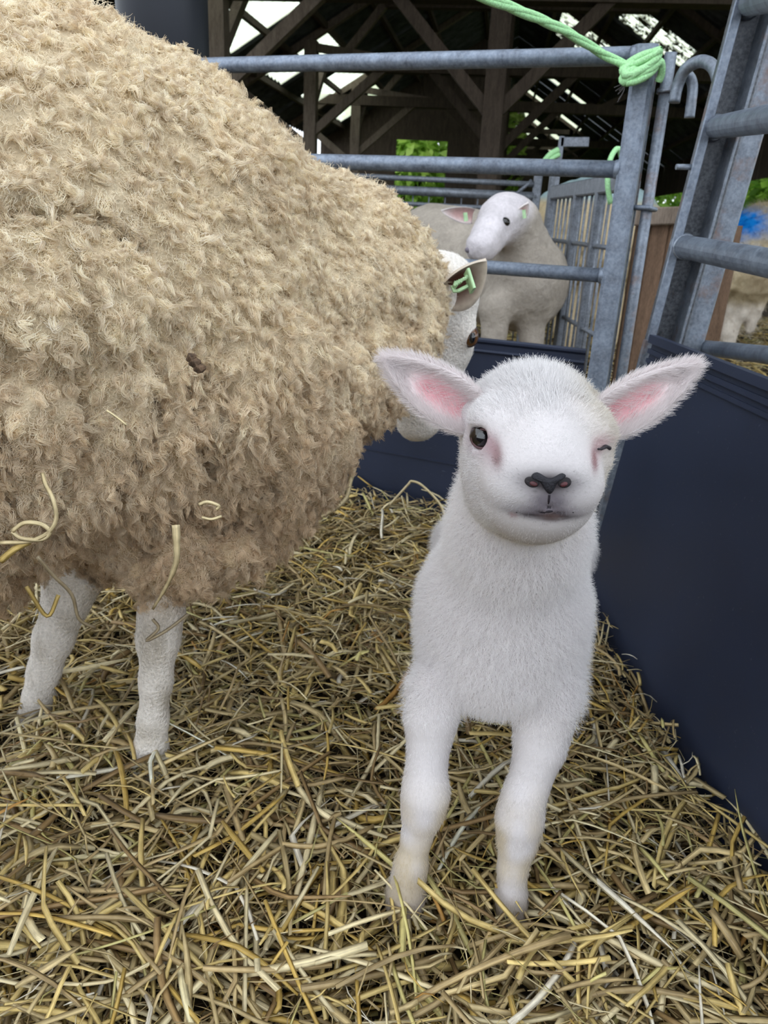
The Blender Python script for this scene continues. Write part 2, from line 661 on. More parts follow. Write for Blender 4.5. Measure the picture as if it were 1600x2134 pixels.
# bands across a slope: u limits (from the ridge outwards); the clear band is interrupted by opaque sheets
rr = random.Random(3)
nrow = int((ROOF_V1 - ROOF_V0) / SHEET)
for i in range(nrow):
    v0 = ROOF_V0 + i * SHEET; v1 = v0 + SHEET - 0.02
    for sgn in (-1, 1):
        if sgn < 0:
            bands = [(-0.02, 2.12, M_sheet), (2.12, 2.90, 'L'), (2.90, EAVE, M_sheet)] if v0 < 14.6 else [(-0.02, 0.42, M_sheet)]
        else:
            ra, rb = (0.6, 1.5) if v0 > 12 else (1.25, 2.2)
            if v0 > 19: ra, rb = 0.15, 1.7
            bands = [(-0.02, ra, M_sheet), (ra, rb, 'R'), (rb, EAVE, M_sheet)]
        for a, b, m in bands:
            if m == 'L':
                m = M_sky_clean if i % 2 == 0 else M_sheet
            elif m == 'R':
                near = v0 < 15
                hit = any(v0 <= q < v0 + SHEET for q in (5.0, 8.0, 11.0, 13.0, 17.4, 21.7, 25.9, 29.5)) or (near and i % 3 == 0)
                m = (M_sky_moss if near else M_sky_half) if hit else M_sheet
            sheet_mesh(RIDGE_U + sgn * a, RIDGE_U + sgn * b, v0, v1, m, 'roof_sheet' if m is M_sheet else 'clear_sheet')

# purlins along the roof (structure)
purl = 0
for sgn in (-1, 1):
    for a in (0.5, 1.15, 1.62, 2.1, 2.52, 2.92):
        u = RIDGE_U + sgn * a
        m = MB(); m.beam(bp(u, ROOF_V0, roof_z(u) - 0.05), bp(u, ROOF_V1 if u > -0.4 else 15.4, roof_z(u) - 0.05), 0.05, 0.06)
        m.build('purlin', M_timber_d, ceiling)

# far gable wall with an opening, and side walls
FV, FV2, UL = 15.0, 31.0, -0.42
wall = empty('wall_back'); wall['kind'] = 'structure'
o0 = at(824, 400, 1); 


def bar_at(px, py, v):
    """point on the cross plane v of the barn in the direction of a pixel"""
    d = ray(px, py); t = (v - CAM @ BV) / (d @ BV)
    p = CAM + d * t
    return p @ BU, p[2]


ua, zt = bar_at(822, 290, FV); ub, _ = bar_at(938, 290, FV)
_, zb = bar_at(880, 440, FV)


def wpoly(name, pts, v, mat, parent, th=0.08):
    V = [bp(u, v, z) for u, z in pts] + [bp(u, v + th, z) for u, z in pts]
    n = len(pts)
    F = [tuple(range(n)), tuple(reversed(range(n, 2 * n)))] + [(i, i + n, (i + 1) % n + n, (i + 1) % n) for i in range(n)]
    me = bpy.data.meshes.new(name); me.from_pydata([tuple(p) for p in V], [], F); me.update()
    return link(name, me, mat, parent)


us = np.linspace(-3.4, UL, 14)
for i in range(len(us) - 1):                     # vertical boards of the gable, cut at the opening
    u0, u1 = us[i], us[i + 1] + 0.004
    for a, b in ((u0, u1),):
        mid = (a + b) / 2
        if ua < mid < ub:
            wpoly('gable_board', [(a, zt), (b, zt), (b, roof_z(b)), (a, roof_z(a))], FV, M_timber_d, wall, 0.03)
            wpoly('gable_board', [(a, -0.05), (b, -0.05), (b, zb), (a, zb)], FV, M_timber_d, wall, 0.03)
        else:
            wpoly('gable_board', [(a, -0.05), (b, -0.05), (b, roof_z(b)), (a, roof_z(a))], FV, M_timber_d, wall, 0.03)

for u0, u1 in zip(np.linspace(UL, 3.2, 13)[:-1], np.linspace(UL, 3.2, 13)[1:]):
    wpoly('gable_board', [(u0, -0.05), (u1 + .004, -0.05), (u1 + .004, roof_z(u1)), (u0, roof_z(u0))], FV2, M_timber_d, wall, 0.03)
wl = empty('wall_left'); wl['kind'] = 'structure'
for i, v in enumerate(np.arange(15.3, 31.0, 0.62)):
    m = MB(); m.beam(bp(UL, v, -0.05), bp(UL, v, roof_z(UL) - 0.02), 0.62, 0.03, BU)
    m.build('wall_board', M_timber_d, wl)
for i, v in enumerate(np.arange(2.6, 15.0, 0.62)):
    m = MB(); m.beam(bp(-3.3, v, -0.05), bp(-3.3, v, 0.95), 0.60, 0.03, BU)
    m.build('wall_board', M_timber_d, wl)
wr = empty('wall_right'); wr['kind'] = 'structure'
for i, v in enumerate(np.arange(2.6, 31.0, 0.62)):
    m = MB(); m.beam(bp(3.25, v, 1.30), bp(3.25, v, 1.95), 0.60, 0.03, BU)
    m.build('wall_board', M_timber_d, wr)
for z in (0.30, 0.62, 0.90):
    m = MB(); m.beam(bp(3.22, 2.4, z), bp(3.22, 31, z), 0.05, 0.05); m.build('wall_rail', M_timber_d, wr)

# trusses: each is one thing with its timbers
PU = -0.16
ORD = ['first', 'second', 'third', 'fourth', 'fifth', 'sixth', 'seventh', 'eighth', 'ninth', 'tenth', 'eleventh']
TV = [6.6, 9.7, 12.6, 17.4, 21.6, 26.0]
for i, v in enumerate(TV):
    t = empty('roof_truss', bp(0, v, 0))
    tag(t, f'weathered timber roof truss spanning the barn, {ORD[i]} from the front', 'roof truss', 'roof trusses receding through the barn')
    j = lambda s: rr.uniform(-s, s)

    def tim(name, a, b, w, h, mat=M_timber):
        if v > 15:                                   # the left aisle ends at the cross wall
            if max(a[0], b[0]) < UL: return
            a = (max(a[0], UL), *a[1:]); b = (max(b[0], UL), *b[1:])
            if abs(a[0] - b[0]) + abs(a[2] - b[2]) < 0.3: return
        m = MB(); m.beam(bp(*a), bp(*b), w, h, BV); m.build(name, mat, t)
    tz = 2.18 + j(0.04)
    tim('tie_beam', (-2.9, v, tz), (2.9, v, tz + j(.03)), 0.13, 0.16, M_timber_d)
    tim('collar_beam', (-1.5, v, 2.78), (1.4, v, 2.78), 0.10, 0.12, M_timber_d)
    tim('rafter', (-3.3, v, roof_z(-3.3) - 0.06), (RIDGE_U, v, RIDGE_Z - 0.06), 0.07, 0.09)
    tim('rafter', (3.25, v, roof_z(3.25) - 0.06), (RIDGE_U, v, RIDGE_Z - 0.06), 0.07, 0.09, M_timber_d)
    tim('post', (-2.32, v, -0.05), (-2.32, v, 2.4), 0.14, 0.14)
    tim('post', (PU, v, -0.05), (PU, v, 2.78), 0.15, 0.15, M_timber_d)
    tim('brace', (-2.32, v, 1.45), (-1.45, v, 2.18), 0.09, 0.09)
    tim('brace', (-2.32, v, 1.30), (-3.1, v, 1.85), 0.09, 0.09)
    tim('brace', (PU, v, 1.35), (PU - 0.83, v, 2.18), 0.09, 0.10, M_timber_d)
    tim('brace', (PU, v, 1.35), (PU + 0.82, v, 2.18), 0.09, 0.10, M_timber_d)
    tim('strut', (-2.0, v, 2.2), (-1.45, v, roof_z(-1.45) - 0.18), 0.08, 0.08)
    tim('strut', (-1.1, v, 2.2), (-2.3, v, roof_z(-2.3) - 0.16), 0.08, 0.08)
    if i % 2 == 0:
        tim('strut', (1.2, v, 2.2), (1.9, v, roof_z(1.9) - 0.16), 0.07, 0.07, M_timber_d)
    # lengthwise brace from post to purlin
    if v < 14:
        m = MB(); m.beam(bp(-2.32, v, 1.7), bp(-2.32, v + 0.75, 2.35), 0.08, 0.08, BU); m.build('brace', M_timber, t)

# ------------------------------------------------------------------ trees outside
def tree(u, v, h, r, name, label, leaf=2600, seed=0, cols=((70, 110, 30), (150, 190, 60))):
    g = np.random.default_rng(seed)
    base = bp(u, v, -0.05)
    t = empty(name, base); tag(t, label, 'tree', 'trees outside the barn')
    m = MB(); m.tube([base, base + (0.1, 0, h * .4), base + (0, .1, h * .75)], [r * .09, r * .07, r * .03], 8)
    for q in range(5):
        a = q * 1.26
        m.tube([base + (0, 0, h * (.3 + .08 * q)), base + (r * .6 * math.cos(a), r * .6 * math.sin(a), h * (.5 + .08 * q))], [r * .04, r * .015], 6)
    m.build('trunk', M_timber_d, t)
    c = base + (0, 0, h * 0.6)
    d = g.normal(0, 1, (leaf, 3)); d /= np.linalg.norm(d, axis=1, keepdims=True)
    p = c + d * np.array([r, r, h * .55]) * (g.random((leaf, 1)) ** 0.45)
    a = g.normal(0, 1, (leaf, 3)); a /= np.linalg.norm(a, axis=1, keepdims=True)
    b = np.cross(a, g.normal(0, 1, (leaf, 3))); b /= np.linalg.norm(b, axis=1, keepdims=True)
    s = (0.09 + 0.09 * g.random((leaf, 1)))
    V = np.stack([p - a * s, p + b * s * .5, p + a * s, p - b * s * .5], 1).reshape(-1, 3)
    Q = np.arange(leaf * 4).reshape(-1, 4)
    cc = np.array(lin(*cols[0])) + (np.array(lin(*cols[1])) - np.array(lin(*cols[0]))) * g.random((leaf, 1))
    o = link('foliage', mesh_from('foliage', V, Q, np.repeat(cc, 4, 0)), M_leaf, t)
    o['kind'] = 'stuff'
    return t


k = NT('leaf_green')
a_ = k.n('ShaderNodeAttribute', attribute_name='col')
k.set(a_.outputs['Color'], 0.6)
tr_ = k.n('ShaderNodeBsdfTranslucent'); k.l(a_.outputs['Color'], tr_.inputs['Color'])
mx_ = k.n('ShaderNodeMixShader'); mx_.inputs[0].default_value = 0.5
k.l(k.b.outputs[0], mx_.inputs[1]); k.l(tr_.outputs[0], mx_.inputs[2]); k.l(mx_.outputs[0], k.out.inputs['Surface'])
M_leaf = k.m
tree((ua + ub) / 2 * 1.25 - 0.5, 19.5, 3.6, 1.5, 'tree', 'bright green leafy tree seen through the left of the gable opening', 4200, 1, ((120, 165, 50), (205, 232, 120)))
tree((ua + ub) / 2 * 1.3 + 1.2, 23.5, 4.0, 1.3, 'tree', 'yellow-green tree seen through the right of the gable opening', 3600, 2, ((130, 170, 60), (215, 235, 140)))
tree(6.4, 16.0, 3.4, 2.4, 'tree', 'leafy tree behind the blue-marked sheep at the right edge', 9000, 3, ((80, 124, 40), (170, 206, 90)))
tree(6.6, 25.5, 3.6, 2.6, 'tree', 'leafy tree glimpsed low between the gate rod and the leaning hurdle', 9000, 4, ((80, 124, 40), (170, 206, 90)))
slab('outside_grass_1', (-40, 16.5, -0.044), (0.9, 60, -0.02), M_grass, 'structure')  # grass ground outside, beyond the cross wall
slab('outside_grass_2', (4.8, 1, -0.044), (40, 34.9, -0.02), M_grass, 'structure')  # grass ground outside the right wall

# ------------------------------------------------------------------ pen: back hurdle
GA = np.array([0.388, 1.445, 0]); GD = np.array([-math.cos(RD(21.5)), math.sin(RD(21.5)), 0])
GN = np.array([GD[1], -GD[0], 0]) * 1.0
GN = GN if GN[1] < 0 else -GN                                  # towards the camera


def on_gate(px, py, off=0.0):
    d = ray(px, py); p0 = GA + GN * off
    t = ((p0 - CAM) @ GN) / (d @ GN)
    return CAM + d * t


gate = empty('hurdle', GA)
tag(gate, 'galvanised steel hurdle of round rails across the back of the pen', 'hurdle')
zt_ = on_gate(1350, 95)[2]
m = MB(); m.beam(GA + (0, 0, -0.04), GA + (0, 0, zt_), 0.036, 0.036, GD, 0.006); m.build('post', M_galv, gate)
rails = []
for (x, y, r_, nm) in ((1300, 117, .0142, 'rail'), (1280, 353, .0142, 'rail'), (1250, 574, .0125, 'rail')):
    z = on_gate(x, y)[2]
    m = MB(); m.tube([GA + GD * 0.016 + (0, 0, z), GA + GD * 1.45 + (0, 0, z)], r_, 18)
    m.build('rail', M_galv, gate, True)
    m = MB(); m.tube([GA + GD * 0.012 + (0, 0, z), GA + GD * 0.024 + (0, 0, z)], [r_ + .003, r_ + .0008], 18)
    m.build('weld', M_galv, gate, True)
m = MB(); m.beam(GA + GD * 1.46 + (0, 0, -0.04), GA + GD * 1.46 + (0, 0, zt_), 0.036, 0.036, GD, 0.006); m.build('post', M_galv, gate)
# loop on the post that holds the drop rod
lz = on_gate(1322, 432)[2]
rodp = at(1398, 110, 1.44)
lp = GA + (0.018, -0.004, lz)
m = MB(); m.tube(spline([lp, lp + (0.018, -0.016, 0), (rodp[0] + .004, 1.44 - .014, lz - .001), (rodp[0] + .016, 1.44, lz - .002), (rodp[0] + .004, 1.44 + .014, lz - .001), lp + (0.006, 0.014, 0)], 6), 0.0042, 8)
m.build('rod_loop', M_galv, gate, True)
m = MB(); m.beam(GA + (0.020, 0.012, 0.02), GA + (0.020, 0.012, zt_ - 0.03), 0.006, 0.012, GD, 0.002); m.build('edge_strip', M_galv_rust, gate)

# navy panel behind / below the rails
ptop = on_gate(1230, 729)[2]
pan = empty('plastic_panel', GA)
tag(pan, 'navy plastic board along the back of the pen below the rails', 'panel')
m = MB(); m.beam(GA + GD * 0.03 + GN * -0.022 + (0, 0, ptop / 2 - .04), GA + GD * 1.42 + GN * -0.022 + (0, 0, ptop / 2 - .04), 0.014, ptop + .06, (0, 0, 1), 0.003)
m.build('board', M_plas, pan)
for dz, hh in ((-0.006, 0.010), (-0.027, 0.007)):
    m = MB(); m.beam(GA + GD * 0.03 + GN * -0.014 + (0, 0, ptop + dz), GA + GD * 1.42 + GN * -0.014 + (0, 0, ptop + dz), 0.010, hh, (0, 0, 1), 0.003)
    m.build('rib', M_plas, pan)
m = MB(); m.beam(GA + GD * 0.03 + GN * -0.0145 + (0, 0, 0.115), GA + GD * 1.42 + GN * -0.0145 + (0, 0, 0.135), 0.003, 0.003); m.build('seam', M_plas, pan)

# drop rod with hooks
rod = empty('drop_rod', (rodp[0], 1.44, 0))
tag(rod, 'thin round steel drop rod standing beside the hurdle post', 'rod')
m = MB(); m.tube([(rodp[0] + .006, 1.44, -0.04), (rodp[0] + .003, 1.44, 0.4), rodp], 0.0098, 14); m.build('shaft', M_galv_rust, rod, True)
m = MB(); zz = at(1385, 195, 1.44)[2]
m.tube(spline([(rodp[0] + .012 * math.cos(a) + .001, 1.44 + .012 * math.sin(a), zz + .004 * a / 6.28) for a in np.linspace(0, 9, 14)], 3), 0.0028, 7); m.build('wire_tie', M_galv_rust, rod, True)
hk = empty('gate_hook', at(1410, 150, 1.40))
tag(hk, 'bent steel tube hook arching over beside the rod top', 'hook')
m = MB(); m.tube(spline([at(1404, 214, 1.40), at(1412, 178, 1.40), at(1428, 145, 1.39), at(1458, 128, 1.37), at(1484, 138, 1.34), at(1497, 175, 1.31), at(1492, 240, 1.29)], 6), 0.0092, 14)
m.build('arch', M_galv_rust, hk, True)
m = MB(); m.tube(spline([at(1415, 172, 1.425), at(1424, 158, 1.42), at(1436, 160, 1.41), at(1443, 180, 1.405), at(1440, 215, 1.40), at(1436, 246, 1.40)], 6), 0.0082, 14)
m.build('crook', M_galv_rust, hk, True)

# ------------------------------------------------------------------ right-hand hurdle, leaning outward, with its panel
PB0 = np.array([0.362, 1.255, 0.0]); PD = unit(np.array([0.048, -0.616, 0]))        # along the panel towards the camera
LEAN = 0.082                                                                         # outward shift per metre of height
PNn = unit(np.cross(PD, (LEAN, 0, 1.0))); PNn = PNn if PNn[0] < 0 else -PNn          # towards the pen


def on_rp(s, z, off=0.0):
    return PB0 + PD * s + np.array([LEAN * z, 0, z]) + PNn * off


def rp_px(px, py, off=0.0):
    d = ray(px, py); p0 = PB0 + PNn * off
    t = ((p0 - CAM) @ PNn) / (d @ PNn)
    p = CAM + d * t
    z = p[2]
    s = (p - PB0 - np.array([LEAN * z, 0, z])) @ PD
    return s, z


rp = empty('plastic_panel', on_rp(0.4, 0))
tag(rp, 'tall navy plastic board along the right side of the pen', 'panel')
s0, z0 = rp_px(1371, 702)
PT = z0


def plate(name, s0a, s1a, za, zb, off0, off1, mat, par, s0b=None):
    s0b = s0a if s0b is None else s0b
    V = [on_rp(s, z, o_) for o_ in (off0, off1) for s, z in ((s0a, za), (s1a, za), (s1a, zb), (s0b, zb))]
    F = [(0, 1, 2, 3), (7, 6, 5, 4), (0, 4, 5, 1), (1, 5, 6, 2), (2, 6, 7, 3), (3, 7, 4, 0)]
    mm = MB(); mm.add(V, F); o = mm.build(name, mat, par)
    bm = bmesh.new(); bm.from_mesh(o.data); bmesh.ops.recalc_face_normals(bm, faces=bm.faces)
    bm.to_mesh(o.data); bm.free()
    return o


plate('board', s0 - 0.03, 1.15, -0.04, PT, -0.006, 0.006, M_plas, rp, s0)
for dz, hh, of in ((-0.004, 0.012, 0.014), (-0.022, 0.007, 0.011), (-0.036, 0.006, 0.010)):
    plate('rib', s0, 1.15, PT + dz - hh / 2, PT + dz + hh / 2, 0.0, of, M_plas, rp)
plate('corner_strip', s0 - 0.052, s0 - 0.028, -0.04, PT * 0.98, -0.010, 0.010, M_galv_rust, rp, s0 - 0.018)

hr = empty('hurdle', on_rp(0, 0))
tag(hr, 'leaning galvanised hurdle with channel-section upright at the right edge', 'hurdle')


def line_at(p_top, p_bot, Y0, Y1):
    return at(*p_top, Y0), at(*p_bot, Y1)


HT = 0.98
# the channel: front flange, web and back flange running from out of frame at the top down behind the panel
c1, c0 = at(1546, -40, 1.20), at(1326, 800, 1.235)
ax = unit(c1 - c0)
c1 = c0 + ax * 0.62; c0 = c0 - ax * 0.36
sx = unit(np.cross(ax, (0, -1, 0))); sx = sx if sx[0] > 0 else -sx
sy = unit(np.cross(ax, sx)); sy = sy if sy[1] > 0 else -sy
for nm, offx, offy, w, d_ in (('front_flange', 0.001, -0.010, 0.013, 0.005), ('side_wall', 0.006, 0.010, 0.004, 0.040), ('web', 0.026, 0.026, 0.042, 0.004), ('back_flange', 0.046, 0.006, 0.004, 0.040), ('gap_strip', 0.056, 0.022, 0.016, 0.006)):  # last one: added dark strip standing in for the dark gap between uprights
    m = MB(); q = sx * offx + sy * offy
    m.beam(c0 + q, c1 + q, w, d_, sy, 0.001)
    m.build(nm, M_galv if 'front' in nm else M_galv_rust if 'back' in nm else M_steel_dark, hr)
# wide flat upright behind it
f1, f0 = at(1626, 60, 1.29), at(1438, 730, 1.31)
ax2 = unit(f1 - f0); f1 = f0 + ax2 * 0.62; f0 = f0 - ax2 * 0.42
m = MB(); m.beam(f0, f1, 0.034, 0.020, sy, 0.004); m.build('flat_upright', M_galv_rust, hr)
# rails running towards the camera
for (xa, ya), (xb, yb), r_ in (((1488, 266), (1600, 248), .0150), ((1424, 514), (1600, 548), .0165), ((1560, 8), (1600, -6), .0150)):
    sa = at(xa, ya, 1.215)
    d = ray(xb, yb); t = (sa[2] - CAM_H) / d[2] if abs(d[2]) > 1e-4 else 1
    e = CAM + d * (0.95 / d[1])
    dir_ = unit(np.array([e[0] - sa[0], e[1] - sa[1], e[2] - sa[2]]))
    m = MB(); m.tube([sa, sa + dir_ * 1.6], r_, 18); m.build('rail', M_galv, hr, True)
    m = MB(); m.tube([sa - dir_ * 0.004, sa + dir_ * 0.010], [r_ + .004, r_ + .001], 18); m.build('weld', M_galv_rust, hr, True)
sa, e = at(1462, 724, 1.33), at(1620, 742, 1.05)
m = MB(); m.tube([sa, e + (e - sa) * 1.5], 0.0125, 16); m.build('rail', M_galv, hr, True)
e0 = at(1424, 514, 1.215) + unit(at(1600, 548, .95) - at(1424, 514, 1.215)) * 1.6
m = MB(); m.beam((e0[0], e0[1], -0.04), (e0[0] + 0.03, e0[1], 1.0), 0.036, 0.036, (0, 1, 0), 0.005); m.build('end_post', M_galv, hr)
# small bolt on the flange
q = at(1440, 348, 1.21)
m = MB(); m.tube([q + (0.004, 0, 0), q + (-0.022, -0.002, -0.001)], 0.004, 8); m.build('bolt', M_galv_rust, hr, True)

# ------------------------------------------------------------------ green twine tied to the post
tw = empty('baling_twine', on_gate(1340, 145, 0.03))
tag(tw, 'pale green baling twine stretched from the hurdle post to the upper left', 'twine')
tp = [on_gate(1330, 150, 0.03), on_gate(1255, 112, 0.05), at(1180, 66, 1.36), at(1110, 34, 1.30), at(1015, -4, 1.22), at(900, -50, 1.14)]
pts = spline(tp, 8)
for q in range(3):                                    # three twisted strands
    P = []
    for i, p in enumerate(pts):
        a = i * 0.35 + q * 2.09
        P.append(p + 0.0030 * np.array([math.cos(a) * .5, math.cos(a), math.sin(a)]))
    m = MB(); m.tube(P, 0.0046, 8); m.build('strand', M_twine, tw, True)
m = MB()
kc = on_gate(1344, 146, 0.026)
for q in range(5):                                    # knot wrapped about the post
    a = q * 1.25
    P = []
    for t in np.linspace(0, 2 * math.pi, 20):
        P.append(kc + np.array([-.012 + 0.026 * math.cos(t), -0.002 + 0.012 * math.sin(t + a) - .008, 0.004 + 0.013 * math.sin(t) * math.cos(a) + (q - 2) * .0045 + .012 * math.cos(t)]))
    m.tube(P, 0.0052, 8, cap=False)
m.tube(spline([kc + (-.035, -.01, -.002), kc + (-.020, -.018, -.012), kc + (.002, -.02, -.003), kc + (.018, -.014, .010), kc + (.026, -.004, -.004), kc + (.024, 0, -.016)], 5), 0.0062, 8)
m.tube(spline([kc + (.004, -.02, .004), kc + (-.018, -.022, -.008), kc + (-.036, -.016, -.022)], 5), [0.006] * 10 + [0.008], 8)
m.build('knot', M_twine, tw, True)
m = MB()
for q in range(7):
    e = kc + np.array([-.038, -.014, -.022]) + np.array([random.uniform(-.012, .004), random.uniform(-.006, .004), random.uniform(-.03, -.006)])
    m.tube(spline([kc + (-.034, -.014, -.018), (kc + (-.034, -.014, -.018) + e) / 2 + np.array([.004, 0, 0]), e], 4), 0.0008, 5)
m.build('frayed_end', mat_plain('frayed_dark', (70, 66, 66), 0.8), tw)

# dark navy round pipe behind the ewe
pb = at(340, 60, 2.15)
pp = empty('round_column', (pb[0], pb[1], -0.045))
tag(pp, "thick dark navy round column rising behind the ewe's back", 'column')
m = MB(); m.tube([(pb[0], pb[1], -0.045), (pb[0], pb[1], 2.2)], 0.108, 40); m.build('shaft', M_pipe, pp, True)
m = MB(); m.tube([(pb[0], pb[1], -0.045), (pb[0], pb[1], 0.03)], 0.12, 40); m.build('foot', M_pipe, pp, True)
# ------------------------------------------------------------------ the ewe
M_ewe = mat_attr('ewe_hide', 0.85, 0.1, 260, 0.45, 0.8, bdist=0.006)
M_wool = mat_hair('ewe_wool', (0.95, 0.90, 0.82), (1.0, 0.98, 0.94), 0.45, 0.1, 0.65, end=(0.60, 0.50, 0.40))
M_coat = mat_hair('short_coat', (1, 1, 1), (1, 1, 1), 0.5, 0.05, 0.6, (1, .985, .98))
M_eye = NT('eye_glass').set(lin(20, 13, 11), 0.04, 0, 0.7)
M_pupil = NT('pupil_black').set(lin(6, 8, 14), 0.03, 0, 0.9)
M_tag = mat_plain('ear_tag_green', (172, 206, 160), 0.5, 0.1, 60)


def smoothstep(a, b, x):
    t = np.clip((x - a) / (b - a), 0, 1)
    return t * t * (3 - 2 * t)


def mixc(a, b, t):
    return np.asarray(a) * (1 - t[:, None]) + np.asarray(b) * t[:, None]


def ear_mesh(root, tip, normal, width, cup, thick=0.004, n=18, m=11, fold=0.0, shape=0.55):
    """leaf-shaped cupped ear: outer and inner skin joined at the rim. normal = the way the hollow faces"""
    root = np.asarray(root, float); tip = np.asarray(tip, float)
    ax = unit(tip - root); L = np.linalg.norm(tip - root)
    nm = unit(np.asarray(normal, float) - ax * (np.asarray(normal, float) @ ax))
    sd = np.cross(nm, ax)
    V = []; inner = []
    for side in (0, 1):
        for i in range(n):
            t = i / (n - 1)
            w = width * (math.sin(math.pi * (0.13 + 0.87 * t) ** shape) ** 0.75 if t < 0.999 else 0.02)
            w = max(w, width * 0.03)
            for j in range(m):
                s = -1 + 2 * j / (m - 1)
                edge = 1 - s * s
                depth = cup * w * (s * s) * (1 - 0.45 * t) - thick * side * (0.25 + edge ** 0.5)
                V.append(root + ax * L * t + sd * (w * s * (1 - 0.22 * (1 - t) * abs(s))) + nm * (depth - fold * L * t * t))
                inner.append((1 - side) * edge * min(1, (1 - t) * 2.2))
    F = []
    o = n * m
    for i in range(n - 1):
        for j in range(m - 1):
            a = i * m + j
            F.append((a, a + m, a + m + 1, a + 1))
            F.append((o + a, o + a + 1, o + a + m + 1, o + a + m))
        a = i * m; F.append((a, o + a, o + a + m, a + m))
        a = i * m + m - 1; F.append((a, a + m, o + a + m, o + a))
    for j in range(m - 1):
        a = (n - 1) * m + j; F.append((a, o + a, o + a + 1, a + 1))
        F.append((j, j + 1, o + j + 1, o + j))
    return np.array(V), F, np.array(inner)


ewe = empty('ewe', (-0.3, 0.76, 0))
tag(ewe, 'large adult sheep with shaggy cream fleece standing at the left', 'sheep')
eb = Body()
HD = (math.cos(RD(33)), math.sin(RD(33)), 0)
eb.ell((-0.53, 0.62, 0.485), (0.25, 0.42, 0.27), HD, k=0.08)
eb.ell((-0.335, 0.765, 0.535), (0.20, 0.245, 0.232), HD, k=0.08)
eb.ell((-0.185, 0.80, 0.395), (0.145, 0.160, 0.165), HD, k=0.07)
eb.cone((-0.24, 0.83, 0.550), (-0.10, 1.0, 0.50), 0.155, 0.135, k=0.07)
eb.ell((-0.075, 1.02, 0.488), (0.135, 0.125, 0.142), HD, k=0.05)
eb.ell((-0.10, 0.95, 0.41), (0.11, 0.10, 0.09), HD, k=0.06)
eb.ell((-0.20, 0.74, 0.275), (0.085, 0.09, 0.05), HD, k=0.04)           # wool roll over the elbow
# legs
L1 = [at(340, 1180, .745), at(337, 1260, .742), at(330, 1330, .738), at(325, 1420, .735), at(319, 1500, .735), at(314, 1560, .733), at(312, 1625, .73)]
eb.chain(L1, [.050, .0255, .0225, .0175, .0165, .019, .021], 0.012)
L2 = [at(165, 1150, .86), at(140, 1250, .85), at(112, 1330, .842), at(92, 1400, .838), at(82, 1450, .835), at(72, 1500, .832), at(66, 1560, .83)]
eb.chain(L2, [.055, .028, .024, .0195, .0195, .0215, .023], 0.012)
for dx in (0, 1):                                                        # hind legs, out of frame
    b0 = np.array([-0.86, 0.33, 0]) + dx * np.array([-0.12, 0.18, 0])
    eb.chain([b0 + (0, 0, .36), b0 + (-.03, -.02, .22), b0 + (.01, .01, .12), b0 + (.02, .01, 0)], [.10, .035, .022, .024], 0.03)
# head, lowered and turned away
HO = np.array([0.062, 1.15, 0.50])
eb.cone((-0.02, 1.06, 0.50), HO, 0.075, 0.056, k=0.03)
eb.cone(HO, (0.070, 1.165, 0.425), 0.054, 0.047, k=0.02)
eb.cone((0.070, 1.165, 0.425), (0.052, 1.20, 0.305), 0.046, 0.033, k=0.02)
eb.cone((0.03, 1.165, 0.41), (0.042, 1.19, 0.30), 0.042, 0.030, k=0.02)
eb.ell((0.101, 1.128, 0.452), (0.018, 0.02, 0.022), k=0.015)
EV, EQ = eb.mesh(0.0055, smooth=3)
EN = vnormals(EV, EQ)
# fleece mask: everything except the lower legs and the face
legm = np.zeros(len(EV))
for Lg, z0 in ((L1, 0.205), (L2, 0.21)):
    d = np.min([np.linalg.norm(EV[:, :2] - p[:2], axis=1) for p in Lg[1:]], axis=0)
    legm = np.maximum(legm, (d < 0.05) * (1 - smoothstep(z0 - 0.03, z0 + 0.03, EV[:, 2])))
legm = np.maximum(legm, (EV[:, 0] < -0.7) * (1 - smoothstep(0.2, 0.26, EV[:, 2])))
headm = smoothstep(0.0, 1.0, np.clip(((EV - np.array([0.02, 1.10, 0.5])) @ unit((0.62, 0.70, -0.35))) / 0.05 + 0.35, 0, 1))
bare = np.maximum(legm, headm)
wool = 1 - bare
# lumps and vertical folds of the fleece
st = EV * np.array([22, 22, 7.0])
fold = -(1 - np.clip(np.abs(vnoise(st + 3.1, 5)) * 3.5, 0, 1)) * 0.020 * smoothstep(0.62, 0.45, EV[:, 2]) - 0.004
def pxpath(V, path, wpx):
    v = V - CAM; z = v @ FW
    x = 800 + FPX * (v @ RT) / z; y = 1067 - FPX * (v @ UP) / z
    best = np.full(len(V), 1e9)
    for (x0, y0), (x1, y1) in zip(path[:-1], path[1:]):
        t = np.clip(((x - x0) * (x1 - x0) + (y - y0) * (y1 - y0)) / ((x1 - x0) ** 2 + (y1 - y0) ** 2), 0, 1)
        best = np.minimum(best, np.hypot(x - x0 - t * (x1 - x0), y - y0 - t * (y1 - y0)))
    fr = ((CAM - V) * EN).sum(1) > 0
    return np.exp(-(best / wpx) ** 2) * fr


